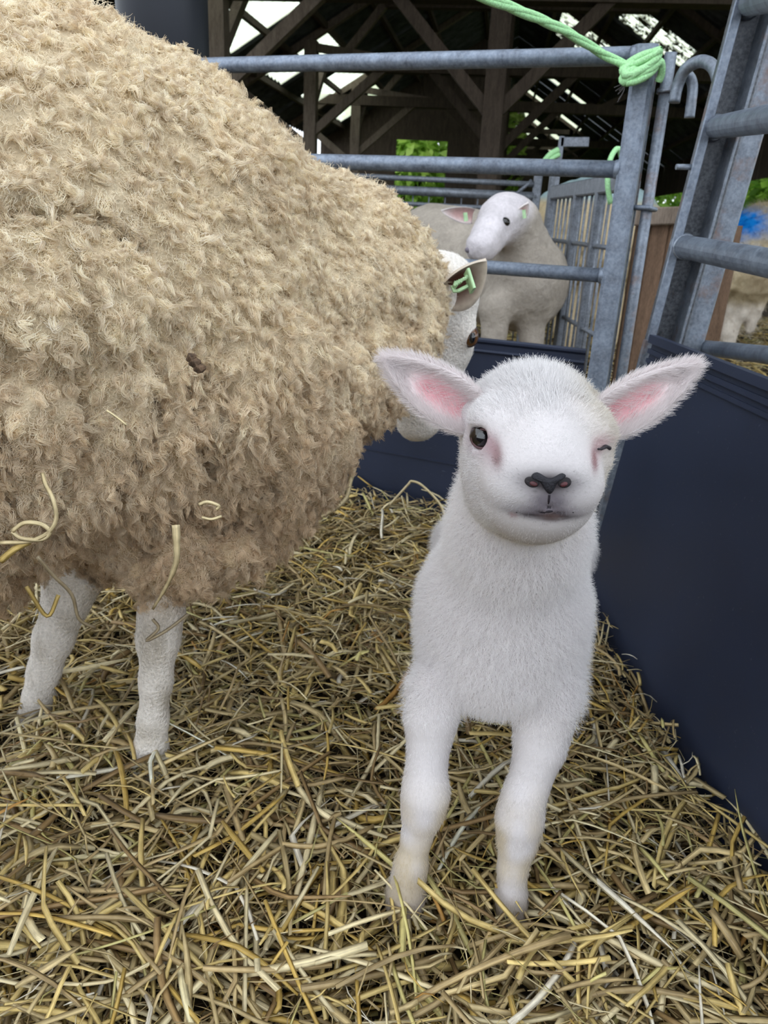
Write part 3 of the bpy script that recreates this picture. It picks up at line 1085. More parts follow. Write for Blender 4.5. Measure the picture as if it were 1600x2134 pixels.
# creases: above the elbow, behind the shoulder, at the neck
crease = 0.034 * pxpath(EV, [(285, 1175), (340, 1120), (400, 1085), (430, 1105), (480, 1128), (560, 1120)], 17) \
    + 0.018 * pxpath(EV, [(0, 440), (120, 432), (240, 455), (310, 520)], 16) + 0.014 * pxpath(EV, [(700, 780), (730, 850), (770, 905)], 16) \
    + 0.016 * pxpath(EV, [(0, 880), (20, 1000), (30, 1080)], 12) + 0.014 * pxpath(EV, [(640, 420), (700, 520), (690, 640)], 22)
lump = -crease + vnoise(EV * 38, 2) * 0.005 + vnoise(EV * 80, 3) * 0.0025 + vnoise(EV * 14, 4) * 0.008 + vnoise(EV * 6.5, 14) * 0.010
EV = EV + EN * (wool * (fold + lump))[:, None]
EN = vnormals(EV, EQ)
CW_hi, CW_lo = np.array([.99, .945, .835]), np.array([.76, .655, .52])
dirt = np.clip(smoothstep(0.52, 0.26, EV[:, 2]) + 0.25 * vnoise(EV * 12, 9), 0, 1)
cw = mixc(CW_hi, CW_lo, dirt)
cb = mixc((.97, .90, .83), lin(150, 136, 112), np.clip(legm * (0.15 + 0.5 * np.clip(vnoise(EV * np.array([60, 60, 25.0]), 21), 0, 1)), 0, 1))
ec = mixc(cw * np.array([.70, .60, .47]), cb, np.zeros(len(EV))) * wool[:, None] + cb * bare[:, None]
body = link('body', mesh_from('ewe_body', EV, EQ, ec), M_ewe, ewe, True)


def fleece(V, Q, N, mask, nlocks, per, length, rad, colf, name, parent, root_r=0.006, crimp=0.0012, droop=0.55, back=0.2, K=7, flow=None, strand_r=0.00022):
    wgt = mask * facing(V, N, back)
    wgt[mask < 0.5] = 0
    P, n, f, w = sample(V, Q, N, nlocks, wgt)
    t1, t2 = frame_of(n)
    ln = length * (0.65 + 0.7 * rng.random(nlocks)) * (0.8 + 0.25 * vnoise(P * 9, 31))
    g = np.array([0, 0, -1.0]) if flow is None else flow(P)
    tang = g - n * (n * g).sum(1, keepdims=True)
    cl = np.stack([vnoise(P * 16, 41), vnoise(P * 16, 42), vnoise(P * 16, 43)], 1)
    D = n * (0.62 + 0.25 * rng.random((nlocks, 1))) + tang * droop * (0.4 + 0.8 * rng.random((nlocks, 1))) + cl * 0.4 + rng.normal(0, 0.12, (nlocks, 3))
    # neighbouring locks draw together into tufts
    sd = P[rng.choice(nlocks, nlocks // 6, replace=False)]
    pull = np.empty_like(P)
    for i in range(0, nlocks, 2000):
        d2 = ((P[i:i + 2000, None] - sd[None]) ** 2).sum(-1)
        pull[i:i + 2000] = sd[d2.argmin(1)] - P[i:i + 2000]
    pull -= n * (pull * n).sum(1, keepdims=True)
    D += np.clip(pull * 42, -0.6, 0.6)
    D /= np.linalg.norm(D, axis=1, keepdims=True)
    s1, s2 = frame_of(D)
    ts = np.linspace(0, 1, K)
    ph = rng.random(nlocks) * 6.28; turns = 1.4 + 1.6 * rng.random(nlocks); hand = rng.choice([-1, 1], nlocks)
    ang = ph[:, None] + hand[:, None] * turns[:, None] * 2 * math.pi * ts
    amp = crimp * (0.6 + 0.9 * rng.random(nlocks))[:, None] * (0.35 + 1.2 * ts ** 1.2)
    bend = rng.normal(0, 0.22, (nlocks, 2)) * ln[:, None]
    cen = P[:, None] + D[:, None] * (ln[:, None] * ts)[..., None] \
        + s1[:, None] * (amp * np.cos(ang) + bend[:, :1] * ts ** 2.2)[..., None] \
        + s2[:, None] * (amp * np.sin(ang) + bend[:, 1:] * ts ** 2.2)[..., None] \
        + np.array([0, 0, -1.0]) * (ln[:, None] * 0.22 * ts ** 2)[..., None]
    # strands of a lock, drawn together towards the tip
    rr = root_r * np.sqrt(rng.random((nlocks, per))); ra = rng.random((nlocks, per)) * 6.28
    off = t1[:, None] * (rr * np.cos(ra))[..., None] + t2[:, None] * (rr * np.sin(ra))[..., None]
    ph2 = rng.random((nlocks, per)) * 6.28
    cl_ = (1 - 0.93 * ts ** 1.1)
    a2 = ph2[..., None] + ts * 9.5
    fuzz = crimp * 0.45
    S = cen[:, None] + off[:, :, None] * cl_[None, None, :, None] \
        + s1[:, None, None] * (fuzz * np.cos(a2))[..., None] + s2[:, None, None] * (fuzz * np.sin(a2))[..., None]
    lenj = 0.75 + 0.3 * rng.random((nlocks, per))
    # a shorter strand stops earlier along its lock
    S = S[:, :, :1] + (S - S[:, :, :1]) * lenj[:, :, None, None]
    S -= (n * 0.004)[:, None, None]
    S = S.reshape(-1, K, 3)
    c = colf(P) * (0.84 + 0.28 * rng.random((nlocks, 1)))
    c = np.repeat(c, per, 0) * (0.9 + 0.2 * rng.random((nlocks * per, 1)))
    R = np.tile(strand_r * (1 - 0.55 * ts), (len(S), 1))
    return hair(name, S, R, np.clip(c, 0, 1), M_wool, parent)


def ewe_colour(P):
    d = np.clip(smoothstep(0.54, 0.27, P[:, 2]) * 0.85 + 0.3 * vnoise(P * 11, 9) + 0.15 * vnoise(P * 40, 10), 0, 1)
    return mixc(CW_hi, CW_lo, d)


def coat(V, Q, N, mask, count, length, dirf, colf, name, parent, mat=None, lift=0.35, strand_r=0.00016, curl=0.0, K=4, back=0.2, jit=0.2, lenf=None):
    wgt = mask * facing(V, N, back)
    P, n, f, w = sample(V, Q, N, count, wgt)
    d = dirf(P, n)
    d = d - n * (d * n).sum(1, keepdims=True)
    d /= np.linalg.norm(d, axis=1, keepdims=True) + 1e-9
    d = d + rng.normal(0, jit, (count, 3)) + np.stack([vnoise(P * 60, q) for q in (51, 52, 53)], 1) * jit * 1.5
    L = lift if not callable(lift) else lift(P)[:, None]
    D = n * L + d * (1 - L)
    D /= np.linalg.norm(D, axis=1, keepdims=True)
    ts = np.linspace(0, 1, K)
    ln = length * (0.55 + 0.8 * rng.random(count))
    if lenf is not None: ln = ln * lenf(P)
    S = P[:, None] - n[:, None] * 0.0008 + D[:, None] * (ln[:, None] * ts)[..., None] - n[:, None] * (ln[:, None] * 0.22 * ts ** 2 * (1 if curl == 0 else 0.2))[..., None]
    if np.any(curl):
        cu = curl if not callable(curl) else curl(P)[:, None]
        s1, s2 = frame_of(D)
        a = rng.random(count)[:, None] * 6.28 + ts * 7.5
        amp = cu * (0.2 + ts)
        S = S + s1[:, None] * (amp * np.cos(a))[..., None] + s2[:, None] * (amp * np.sin(a))[..., None]
    c = colf(P) * (0.82 + 0.24 * rng.random((count, 1)))
    R = np.tile(strand_r * (1 - 0.7 * ts), (count, 1))
    return hair(name, S, R, np.clip(c, 0, 1), mat or M_coat, parent)


if HAIR:
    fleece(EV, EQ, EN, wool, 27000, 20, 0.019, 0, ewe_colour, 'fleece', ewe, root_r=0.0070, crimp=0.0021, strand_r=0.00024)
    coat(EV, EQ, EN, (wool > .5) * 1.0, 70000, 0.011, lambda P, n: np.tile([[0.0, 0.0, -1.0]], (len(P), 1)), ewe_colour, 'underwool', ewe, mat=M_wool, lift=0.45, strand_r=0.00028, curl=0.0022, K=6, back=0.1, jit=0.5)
    hd_ = lambda P, n: np.tile([[-0.1, -0.1, 1.0]], (len(P), 1)) * np.where(P[:, 0:1] > -0.03, 1, -1)
    coat(EV, EQ, EN, bare, 40000, 0.0055, hd_, lambda P: mixc((1.0, .965, .925), lin(120, 106, 74), np.clip(1.6 * np.clip(vnoise(P * np.array([80, 80, 34.0]), 21) - 0.12, 0, 1) * (P[:, 0] < -0.03) * smoothstep(-0.014, 0.008, P[:, 0] - np.where(P[:, 0] > -0.33, -0.25, -0.40)), 0, 0.9)), 'short_hair', ewe, lift=0.22, back=0.1)

# ewe's ear, eye and ear tag
ec0 = at(918, 612, 1.085)
etip = at(1014, 545, 1.065)
V, F, inn = ear_mesh(ec0, etip, (0.25, -0.85, -0.42), 0.034, 0.85, 0.006, shape=0.8)
eear = link('ear', mesh_from('ewe_ear', V, F, mixc(lin(206, 192, 176), lin(92, 58, 46), np.clip(inn * 1.15, 0, 1))), mat_attr('ewe_ear_skin', 0.75, 0.2, 120, 0.35), ewe, True)
V, F, inn = ear_mesh((0.03, 1.22, 0.515), (-0.01, 1.30, 0.535), (0, 0.3, -0.9), 0.026, 0.6, 0.006)
link('ear', mesh_from('ewe_ear', V, F, mixc(lin(206, 192, 176), lin(120, 80, 66), inn)), bpy.data.materials['ewe_ear_skin'], ewe, True)
if HAIR:
    # hair fringe along the ear rim
    pass
tg = MB()
c0 = at(966, 588, 1.045)
tg.beam(at(972, 565, 1.05), at(985, 606, 1.04), 0.004, 0.022, (0.2, -1, 0.2), 0.001)
for q in range(7):
    a = at(944 + q * 4.4, 600 - q * 4 + 2 * (q % 2), 1.048); b = at(950 + q * 4.4, 586 - q * 1.5, 1.043)
    tg.tube([a, (a + b) / 2 + np.array([0, -.003, 0]), b], 0.0022, 6)
tg.tube([at(942, 596, 1.048), at(946, 607, 1.046), at(955, 606, 1.044), at(975, 596, 1.044)], 0.0026, 6)
o = tg.build('ear_tag', M_tag, ewe)
o['label'] = 'pale green plastic ear tag'


def ball(c, r, sc=(1, 1, 1), seg=20):
    V = []; F = []
    c = np.asarray(c, float)
    for i in range(seg // 2 + 1):
        th = math.pi * i / (seg // 2)
        for j in range(seg):
            ph = 2 * math.pi * j / seg
            V.append(c + r * np.array([math.sin(th) * math.cos(ph) * sc[0], math.sin(th) * math.sin(ph) * sc[1], math.cos(th) * sc[2]]))
    for i in range(seg // 2):
        for j in range(seg):
            F.append((i * seg + j, (i + 1) * seg + j, (i + 1) * seg + (j + 1) % seg, i * seg + (j + 1) % seg))
    return V, F


V, F = ball(at(980, 702, 1.122), 0.0125, (0.9, 1, 1.1))
eeye = link('eye', mesh_from('ewe_eye', V, F), NT('ewe_iris').set(lin(92, 58, 30), 0.06, 0, 0.7), ewe, True)
V, F = ball(at(983, 704, 1.114), 0.0075, (0.7, 0.9, 1.1))
link('pupil', mesh_from('ewe_pupil', V, F), M_pupil, eeye, True)
V, F = ball(at(979, 701, 1.126), 0.0152, (0.85, 0.95, 1.05))
link('eyelid', mesh_from('ewe_eyelid', V, F), mat_plain('eyelid_dark', (58, 38, 34), 0.6, 0.2), ewe, True)
# ------------------------------------------------------------------ the lamb
lamb = empty('lamb', (0.09, 0.56, 0))
tag(lamb, 'small white lamb facing the camera with one eye closed', 'lamb')
FH = unit((-0.06, -1, 0.0)); XH = unit(np.cross((0, 0, 1), FH)) * 1.0
XH = XH if XH[0] > 0 else -XH
UH = unit(np.cross(FH, XH)); UH = UH if UH[2] > 0 else -UH
OH = at(1121, 907, 0.492)


def hp(a, b, c):
    return OH + a * XH + b * FH + c * UH


lb = Body()
k = 0.018
# head
lb.ell(hp(0, -0.028, -0.002), (0.0405, 0.048, 0.0370), FH, UH, 0.02)
lb.ell(hp(0, -0.004, -0.010), (0.0450, 0.033, 0.031), FH, UH, 0.02)
lb.ell(hp(0, -0.008, -0.037), (0.0445, 0.036, 0.036), FH, UH, 0.02)     # cheeks
lb.cone(hp(0, 0.004, 0.001), hp(0, 0.048, -0.006), 0.029, 0.0195, 0.02)  # bridge of the nose
lb.ell(hp(0.012, 0.049, -0.0165), (0.020, 0.020, 0.0165), FH, UH, 0.012)
lb.ell(hp(-0.012, 0.049, -0.0165), (0.020, 0.020, 0.0165), FH, UH, 0.012)
lb.ell(hp(0, 0.026, -0.020), (0.035, 0.034, 0.032), FH, UH, 0.025)
lb.ell(hp(0, 0.040, -0.035), (0.0255, 0.023, 0.0150), FH, UH, 0.014)       # chin
lb.cone(hp(0, -0.01, -0.040), hp(0, 0.026, -0.036), 0.035, 0.025, 0.02)
for sgn in (-1, 1):
    lb.ell(hp(sgn * 0.033, 0.007, 0.0115), (0.012, 0.014, 0.010), FH, UH, 0.014)   # brow
    lb.cone(hp(sgn * 0.022, -0.032, 0.005), hp(sgn * 0.043, -0.038, 0.006), 0.020, 0.0125, 0.015)  # ear base
lb.ell(hp(0.0385, 0.012, -0.009), (0.0085, 0.008, 0.006), FH, UH, 0.008)   # pouch under the closed eye
lb.ell(hp(0.0380, 0.013, 0.005), (0.0085, 0.008, 0.006), FH, UH, 0.008)
# neck, chest, trunk
lb.cone(hp(0, -0.045, -0.015), (0.110, 0.585, 0.365), 0.039, 0.047, 0.03)
lb.cone((0.111, 0.585, 0.365), (0.114, 0.63, 0.275), 0.046, 0.065, 0.03)
lb.ell((0.115, 0.635, 0.262), (0.070, 0.073, 0.072), k=0.03)
lb.cone((0.118, 0.67, 0.245), (0.158, 0.88, 0.245), 0.060, 0.060, 0.04)
lb.ell((0.116, 0.622, 0.218), (0.068, 0.055, 0.040), k=0.03)
# front legs
LL = [at(912, 1440, .60), at(897, 1500, .59), at(892, 1560, .58), at(888, 1610, .572), at(886, 1658, .562), at(880, 1695, .560), at(868, 1745, .557), at(856, 1805, .552), at(846, 1860, .546), at(842, 1900, .543)]
lb.chain(LL, [.026, .0225, .0168, .0165, .0196, .0168, .0120, .0138, .0165, .017], 0.012)
LR = [at(1140, 1440, .60), at(1132, 1500, .59), at(1124, 1560, .58), at(1106, 1620, .57), at(1089, 1668, .560), at(1082, 1710, .556), at(1078, 1755, .554), at(1068, 1810, .549), at(1065, 1865, .543), at(1066, 1905, .541)]
lb.chain(LR, [.030, .0255, .0212, .0170, .0176, .0196, .0160, .0120, .0130, .015], 0.012)
for dx in (-0.045, 0.06):
    b0 = np.array([0.156 + dx, 0.88, 0])
    lb.chain([b0 + (0, 0, .22), b0 + (0, -.03, .17), b0 + (0, .03, .10), b0 + (0, .02, 0)], [.045, .026, .015, .017], 0.015)
# eye socket and the mouth line
EYE = hp(-0.0365, 0.0125, 0.0)
lb.ell(EYE + 0.004 * FH, (0.0085, 0.010, 0.0075), FH, UH, 0.003, sub=True)


def pc(px, py, b):
    """head coordinates (right, up) of a photograph pixel on the plane b in front of the head"""
    d = ray(px, py)
    t = (b - (CAM - OH) @ FH) / (d @ FH)
    q = CAM + d * t - OH
    return q @ XH, q @ UH


MC = [pc(1064, 1062, .055), pc(1117, 1061, .066), pc(1142, 1056, .068), pc(1164, 1059, .066), pc(1201, 1062, .055)]
for (a0, c0), (a1, c1), b0, b1 in zip(MC[:-1], MC[1:], (.052, .066, .068, .066), (.066, .068, .066, .052)):
    lb.cone(hp(a0, b0, c0), hp(a1, b1, c1), 0.0010, 0.0010, 0.003, sub=True)
LV, LQ = lb.mesh(0.0024, smooth=1)
LN = vnormals(LV, LQ)
lo = (LV - OH) @ np.stack([XH, FH, UH], 1)     # head coordinates


def head_local(P):
    return (P - OH) @ np.stack([XH, FH, UH], 1)


def gauss(q, c, r):
    return np.exp(-(((q - np.asarray(c)) / np.asarray(r)) ** 2).sum(1))


WHITE = np.array([.968, .95, .955])


def lamb_colour(P):
    q = head_local(P)
    c = np.tile(WHITE, (len(P), 1))
    # cream tinge on crown and right cheek, yellow stains at the knees
    c = mixc(np.zeros(3), np.zeros(3), np.zeros(len(P))) + c
    cream = np.clip(gauss(q, (0.04, -0.01, 0.0), (0.02, 0.05, 0.06)) * 0.7 + gauss(q, (0, 0.03, -0.065), (0.05, 0.05, 0.015)) * 0.5, 0, 1)
    c = c * (1 - cream[:, None]) + np.array(lin(232, 222, 200)) * cream[:, None]
    kn = np.clip(smoothstep(0.15, 0.07, P[:, 2]) * (0.38 + 0.55 * vnoise(P * np.array([60, 60, 38.0]), 77)), 0, 0.6) * (P[:, 1] < 0.62)
    c = c * (1 - kn[:, None]) + np.array(lin(226, 208, 160)) * kn[:, None]
    lw = smoothstep(0.06, 0.0, P[:, 2]) * 0.5
    c = c * (1 - lw[:, None]) + np.array(lin(150, 134, 112)) * lw[:, None]
    def spot(px, py, b, rx, ry, col, amt):
        nonlocal c
        a0, c0 = pc(px, py, b)
        g = np.clip(1.3 * gauss(q[:, [0, 2]], (a0, c0), (rx, ry)), 0, 1) * amt * (q[:, 1] > b - 0.03)
        c = c * (1 - g[:, None]) + np.array(lin(*col)) * g[:, None]
    spot(1004, 915, .016, .0085, .0080, (206, 184, 190), 0.6)      # pink skin round the open eye
    spot(1030, 922, .022, .0028, .0058, (142, 106, 106), 0.8)       # tear gland
    spot(1016, 912, .020, .0045, .0045, (200, 168, 174), 0.7)
    spot(1240, 914, .014, .0075, .0048, (214, 178, 182), 0.7)      # closed lid
    spot(1221, 931, .022, .0024, .0050, (160, 116, 118), 0.85)
    spot(1142, 1036, .064, .0120, .0075, (128, 122, 134), 0.85)
    spot(1136, 1052, .058, .0195, .0042, (140, 134, 144), 0.85)    # grey upper lip
    spot(1142, 1000, .066, .0175, .0062, (58, 50, 55), 0.95)
    spot(1134, 1061, .056, .0205, .0022, (62, 54, 58), 0.95)
    spot(1146, 1066, .060, .0065, .0030, (112, 94, 90), 0.9)
    spot(1066, 1062, .055, .0020, .0018, (170, 120, 122), 0.6)
    fm = smoothstep(-0.06, -0.02, q[:, 2] * 0.7 + q[:, 1] * 0.45 + 0.012)
    return c * (1 - 0.10 * fm[:, None])


M_lamb = mat_attr('lamb_skin', 0.8, 0.1, 500, 0.12, 0.15)
link('body', mesh_from('lamb_body', LV, LQ, lamb_colour(LV) * np.array([.62, .59, .59])), M_lamb, lamb, True)


def surf(a, c):
    """distance in front of the head where the lamb's face is met at head coordinates a (right), c (up)"""
    d2 = (lo[:, 0] - a) ** 2 + (lo[:, 2] - c) ** 2
    m = (d2 < 0.005 ** 2) & (LN @ FH > 0.0) & (lo[:, 1] > -0.02)
    if not m.any(): return 0.0
    top = lo[m, 1].max()
    m &= lo[:, 1] > top - 0.012
    w = np.exp(-d2[m] / 0.0022 ** 2)
    return float((lo[m, 1] * w).sum() / w.sum())


# nose pad: dark leathery Y between two comma-shaped nostrils
M_nose = mat_plain('nose_leather', (30, 29, 35), 0.55, 0.35, 900, 0.3, bstr=0.6)
M_nostril = mat_plain('nostril_skin', (70, 30, 34), 0.5, 0.3, 300, 0.4)


def pad(poly, lift, name, mat, parent, sub=7, dome=0.0012, thick=0.003):
    """a patch with the outline poly (head right/up coordinates) hugging the face, with rounded edge"""
    poly = np.array(poly, float)
    cen = poly.mean(0)
    rings = []
    V = []; F = []
    n = len(poly)
    for r_ in range(sub + 1):
        t = 1 - r_ / sub
        for p in poly:
            a, c = cen + (p - cen) * t
            b = surf(a, c)
            V.append(hp(a, b + lift * (1 - t ** 4) + dome * (1 - t ** 2) - thick * (t > 0.99), c))
    for r_ in range(sub):
        for i in range(n):
            F.append((r_ * n + i, r_ * n + (i + 1) % n, (r_ + 1) * n + (i + 1) % n, (r_ + 1) * n + i))
    V = np.array(V)
    for _ in range(2):
        W = V.copy()
        for r_ in range(1, sub):
            for i in range(n):
                a = r_ * n + i
                W[a] = 0.5 * V[a] + 0.125 * (V[r_ * n + (i + 1) % n] + V[r_ * n + (i - 1) % n] + V[a + n] + V[a - n])
        V = W
    return link(name, mesh_from(name, V, F), mat, parent, True)




def ptc(l, b=.068):
    return [pc(x, y, b) for x, y in l]


def smooth_poly(l, it=1):
    for _ in range(it):
        l = [q for i in range(len(l)) for q in (tuple(0.75 * np.array(l[i]) + 0.25 * np.array(l[(i + 1) % len(l)])), tuple(0.25 * np.array(l[i]) + 0.75 * np.array(l[(i + 1) % len(l)])))]
    return l


def ellp(cx, cy, rx, ry, rot=0, n=18):
    return [(cx + rx * math.cos(t) * math.cos(rot) - ry * math.sin(t) * math.sin(rot), cy + rx * math.cos(t) * math.sin(rot) + ry * math.sin(t) * math.cos(rot)) for t in np.linspace(0, 2 * math.pi, n, endpoint=False)]


M_rim = mat_plain('nostril_rim', (24, 19, 22), 0.6, 0.3, 300, 0.3)
NOSE = [(1099, 988), (1106, 981), (1117, 978), (1129, 986), (1144, 994), (1160, 987), (1173, 980), (1183, 984), (1186, 990), (1173, 996), (1162, 1001), (1158, 1010), (1154, 1019), (1149, 1026), (1143, 1030), (1135, 1023), (1127, 1011), (1121, 999), (1111, 996), (1101, 994)]
npad = pad(ptc(smooth_poly(NOSE)), 0.0013, 'nose', M_nose, lamb)
for (cx, cy, rot) in ((1110, 1000, 0.12), (1173, 1001, -0.18)):
    pad(ptc(ellp(cx + (cx < 1140) * -3 + (cx > 1140) * 2, cy + 1, 21, 14.5, rot)), 0.0003, 'nostril_rim', M_rim, lamb, dome=0.0001)
    pad(ptc(ellp(cx, cy + 4, 11.0, 6.4, rot)), 0.0007, 'nostril', M_nostril, lamb, dome=0.0004)


def surf_line(pxs, b, name, r, mat, sink=0.0, n=6):
    pts = []
    for x, y in pxs:
        a, c = pc(x, y, b)
        pts.append(hp(a, surf(a, c) - sink, c))
    m_ = MB(); m_.tube(spline(pts, n), r, 8)
    return m_.build(name, mat, lamb, True)


M_line = mat_plain('lip_line', (34, 28, 34), 0.6, 0.2)
surf_line([(1143, 1027), (1142, 1040), (1141, 1055)], .069, 'lip_cleft', 0.0007, M_line, 0.0001)
surf_line([(1074, 1062), (1096, 1062), (1117, 1060), (1142, 1056), (1164, 1059), (1193, 1061)], .062, 'mouth_line', [.0004] * 4 + [.0010] * 23 + [.0004] * 4, M_line, -0.0003)
# open eye
V, F = ball(EYE - 0.0007 * FH, 0.0090)
leye = link('eye', mesh_from('lamb_eye', V, F), M_eye, lamb, True)
er = [EYE + 0.0062 * FH + XH * (0.0070 * math.cos(t) + 0.0012 * math.sin(t)) + UH * (0.0062 * math.sin(t)) - FH * 0.0032 * (math.cos(t) < 0) * abs(math.cos(t)) for t in np.linspace(0, 2 * math.pi, 28)]
m_ = MB(); m_.tube(er, 0.0010, 8, cap=False)
m_.build('eyelid', mat_plain('lamb_lid', (92, 66, 68), 0.5, 0.2, 200), lamb, True)
V, F = ball(EYE + 0.0012 * FH, 0.0077, (1.0, 1.0, 0.9))
link('pupil', mesh_from('lamb_pupil', V, F), M_pupil, leye, True)
# closed eye
surf_line([(1228, 909), (1237, 913), (1246, 917), (1255, 920), (1265, 927)], .012, 'closed_eyelid', [.0003] + [.0007] * 6 + [.0010] * 7 + [.0013] * 7 + [.0014] * 4, M_line, 0.0004)


# ears
PINK, EARW = np.array(lin(208, 140, 148)), np.array(lin(238, 230, 230))
M_ear = mat_attr('lamb_ear_skin', 0.7, 0.15, 180, 0.12, sss=0.15)


def lamb_ear(rt, tp, nm, w, cup):
    V, F, inn = ear_mesh(rt, tp, nm, w, cup, 0.003, 26, 13, shape=0.75)
    tt = np.tile(np.repeat(np.linspace(0, 1, 26), 13), 2)
    t = smoothstep(0.45, 0.97, inn * (0.55 + 0.45 * smoothstep(0.02, 0.25, tt))) * (0.8 + 0.2 * vnoise(V * 160, 4))
    o = link('ear', mesh_from('lamb_ear', V, F, mixc(EARW, PINK, t)), M_ear, lamb, True)
    if HAIR:
        n, m = 26, 13
        Q = np.array([f for f in F if len(f) == 4])
        VN = vnormals(V, Q)
        ax = unit(np.asarray(tp) - np.asarray(rt))
        # white hair over the back, the rim and, combed inward, the hollow
        wgt = 0.07 + 0.93 * (1 - smoothstep(0.22, 0.70, inn))
        P, nn, f, w_ = sample(V, Q, VN, 13000, wgt)
        cnt = len(P)
        rel = (P - np.asarray(rt)) @ ax
        sdv = np.cross(unit(nm), ax)
        side = ((P - np.asarray(rt)) @ sdv)
        front = (nn @ unit(nm)) > 0
        D = ax * 0.75 + nn * 0.35 + np.where(front, -np.sign(side) * 0.35, np.sign(side) * 0.25)[:, None] * sdv + rng.normal(0, 0.16, (cnt, 3))
        D /= np.linalg.norm(D, axis=1, keepdims=True)
        ln = (0.005 + 0.006 * rng.random(cnt))
        ts = np.linspace(0, 1, 4)
        S = P[:, None] + D[:, None] * (ln[:, None] * ts)[..., None] - nn[:, None] * (ln[:, None] * 0.2 * ts ** 2)[..., None]
        R = np.tile(0.00014 * (1 - 0.75 * ts), (cnt, 1))
        hair('ear_hair', S, R, np.tile(lin(240, 234, 234), (cnt, 1)) * (0.9 + 0.15 * rng.random((cnt, 1))), M_coat, o)
    return o


lamb_ear(hp(-0.038, -0.026, 0.002), at(799, 746, .520), (0.10, -1, 0.06), 0.0205, 0.62)
lamb_ear(hp(0.038, -0.026, 0.002), at(1454, 761, .520), (-0.16, -1, 0.04), 0.0190, 0.62)

if HAIR:
    q = head_local(LV)
    face = smoothstep(-0.075, -0.03, q[:, 2] * 0.7 + q[:, 1] * 0.45 + 0.012)      # 1 on the head
    clear = np.ones(len(LV))
    for px, py, b, rx, ry in ((1142, 998, .068, .0130, .0060), (1142, 1018, .068, .0035, .0075), (998, 905, .016, .0078, .0070), (1249, 918, .012, .0066, .0026), (1134, 1060, .060, .0200, .0022)):
        a0, c0 = pc(px, py, b)
        g = (((q[:, 0] - a0) / rx) ** 2 + ((q[:, 2] - c0) / ry) ** 2 < 1) & (q[:, 1] > b - 0.02)
        clear[g] = 0
    legz = smoothstep(0.212, 0.175, LV[:, 2]) * (np.minimum(np.linalg.norm(LV[:, :2] - LL[1][:2], axis=1), np.linalg.norm(LV[:, :2] - LR[1][:2], axis=1)) < 0.036)
    legz = np.maximum(legz, smoothstep(0.16, 0.14, LV[:, 2]))
    woolm = (1 - face) * (1 - legz)

    def face_dir(P, n):
        ql = head_local(P)
        d = np.stack([ql[:, 0] * 1.2, -0.05 + 0 * ql[:, 0], (ql[:, 2] + 0.006)], 1)
        back_ = (-FH)[None] * 0.9
        return d[:, :1] * 22 * XH + d[:, 2:] * 22 * UH + back_

    lift_f = lambda P: 0.20 + 0.25 * smoothstep(0.015, 0.04, head_local(P)[:, 2])
    coat(LV, LQ, LN, np.clip(face, 0, 1) * clear, 120000, 0.0064, face_dir, lamb_colour, 'face_hair', lamb, lift=lift_f, strand_r=0.00013, back=0.12,
         lenf=lambda P: 1 + 1.1 * smoothstep(0.012, 0.04, head_local(P)[:, 2]) - 0.5 * smoothstep(0.025, 0.05, head_local(P)[:, 1]))
    dn = lambda P, n: np.tile([[0.0, 0.0, -1.0]], (len(P), 1))
    coat(LV, LQ, LN, legz, 34000, 0.0062, dn, lamb_colour, 'leg_hair', lamb, lift=0.22, strand_r=0.00014, back=0.25)
    coat(LV, LQ, LN, np.clip(woolm, 0, 1), 130000, 0.0105, dn, lamb_colour, 'wool', lamb, lift=0.62, strand_r=0.00013, curl=0.0011, K=6, back=0.15, jit=0.35)
# ------------------------------------------------------------------ straw
k = NT('straw')
a_ = k.n('ShaderNodeAttribute', attribute_name='col')
u_ = k.n('ShaderNodeAttribute', attribute_name='suv')
n_ = k.noise(1.0, 3, 0.6, u_.outputs['Vector'])
v_ = k.coords()
n2_ = k.noise(60, 3, 0.6, v_)
c_ = k.mix(0.75, a_.outputs['Color'], k.ramp(n_, [(0.30, (0.42, 0.38, 0.34)), (0.50, (0.95,) * 3), (0.72, (1.25, 1.22, 1.15))]), 'MULTIPLY')
c_ = k.mix(0.45, c_, k.ramp(n2_, [(0.35, (0.48, 0.43, 0.38)), (0.6, (1, 1, 1))]), 'MULTIPLY')
k.set(c_, 0.45, 0, 0.4, bump=n_, bstr=0.5, bdist=0.0006)
tr_ = k.n('ShaderNodeBsdfTranslucent'); k.l(c_, tr_.inputs['Color'])
mx_ = k.n('ShaderNodeMixShader'); mx_.inputs[0].default_value = 0.12
k.l(k.b.outputs[0], mx_.inputs[1]); k.l(tr_.outputs[0], mx_.inputs[2]); k.l(mx_.outputs[0], k.out.inputs['Surface'])
M_straw = k.m

PAL = np.array([lin(228, 202, 132), lin(214, 180, 98), lin(236, 220, 176), lin(208, 186, 136), lin(188, 164, 118), lin(156, 128, 86), lin(214, 202, 134), lin(242, 234, 214), lin(196, 148, 78)])
PALW = np.array([.18, .08, .20, .22, .14, .08, .06, .035, .008])


def ground_h(x, y):
    p = np.stack([x, y, np.zeros_like(x)], -1)
    h = 0.012 * vnoise(p * 3.2, 61) + 0.008 * vnoise(p * 8, 62)
    h = h + 0.03 * smoothstep(1.25, 1.6, y) - 0.03 * smoothstep(-0.36, -0.46, x) * smoothstep(1.0, 0.8, y)
    return h


def inside(x, y, mrg=0.004):
    """within the pen: left of the right-hand panel, before the back panel"""
    r_ = ((x - PB0[0]) * PNn[0] + (y - PB0[1]) * PNn[1]) > mrg
    b_ = ((x - GA[0]) * GN[0] + (y - GA[1]) * GN[1]) > -0.012 + mrg
    return r_ & b_


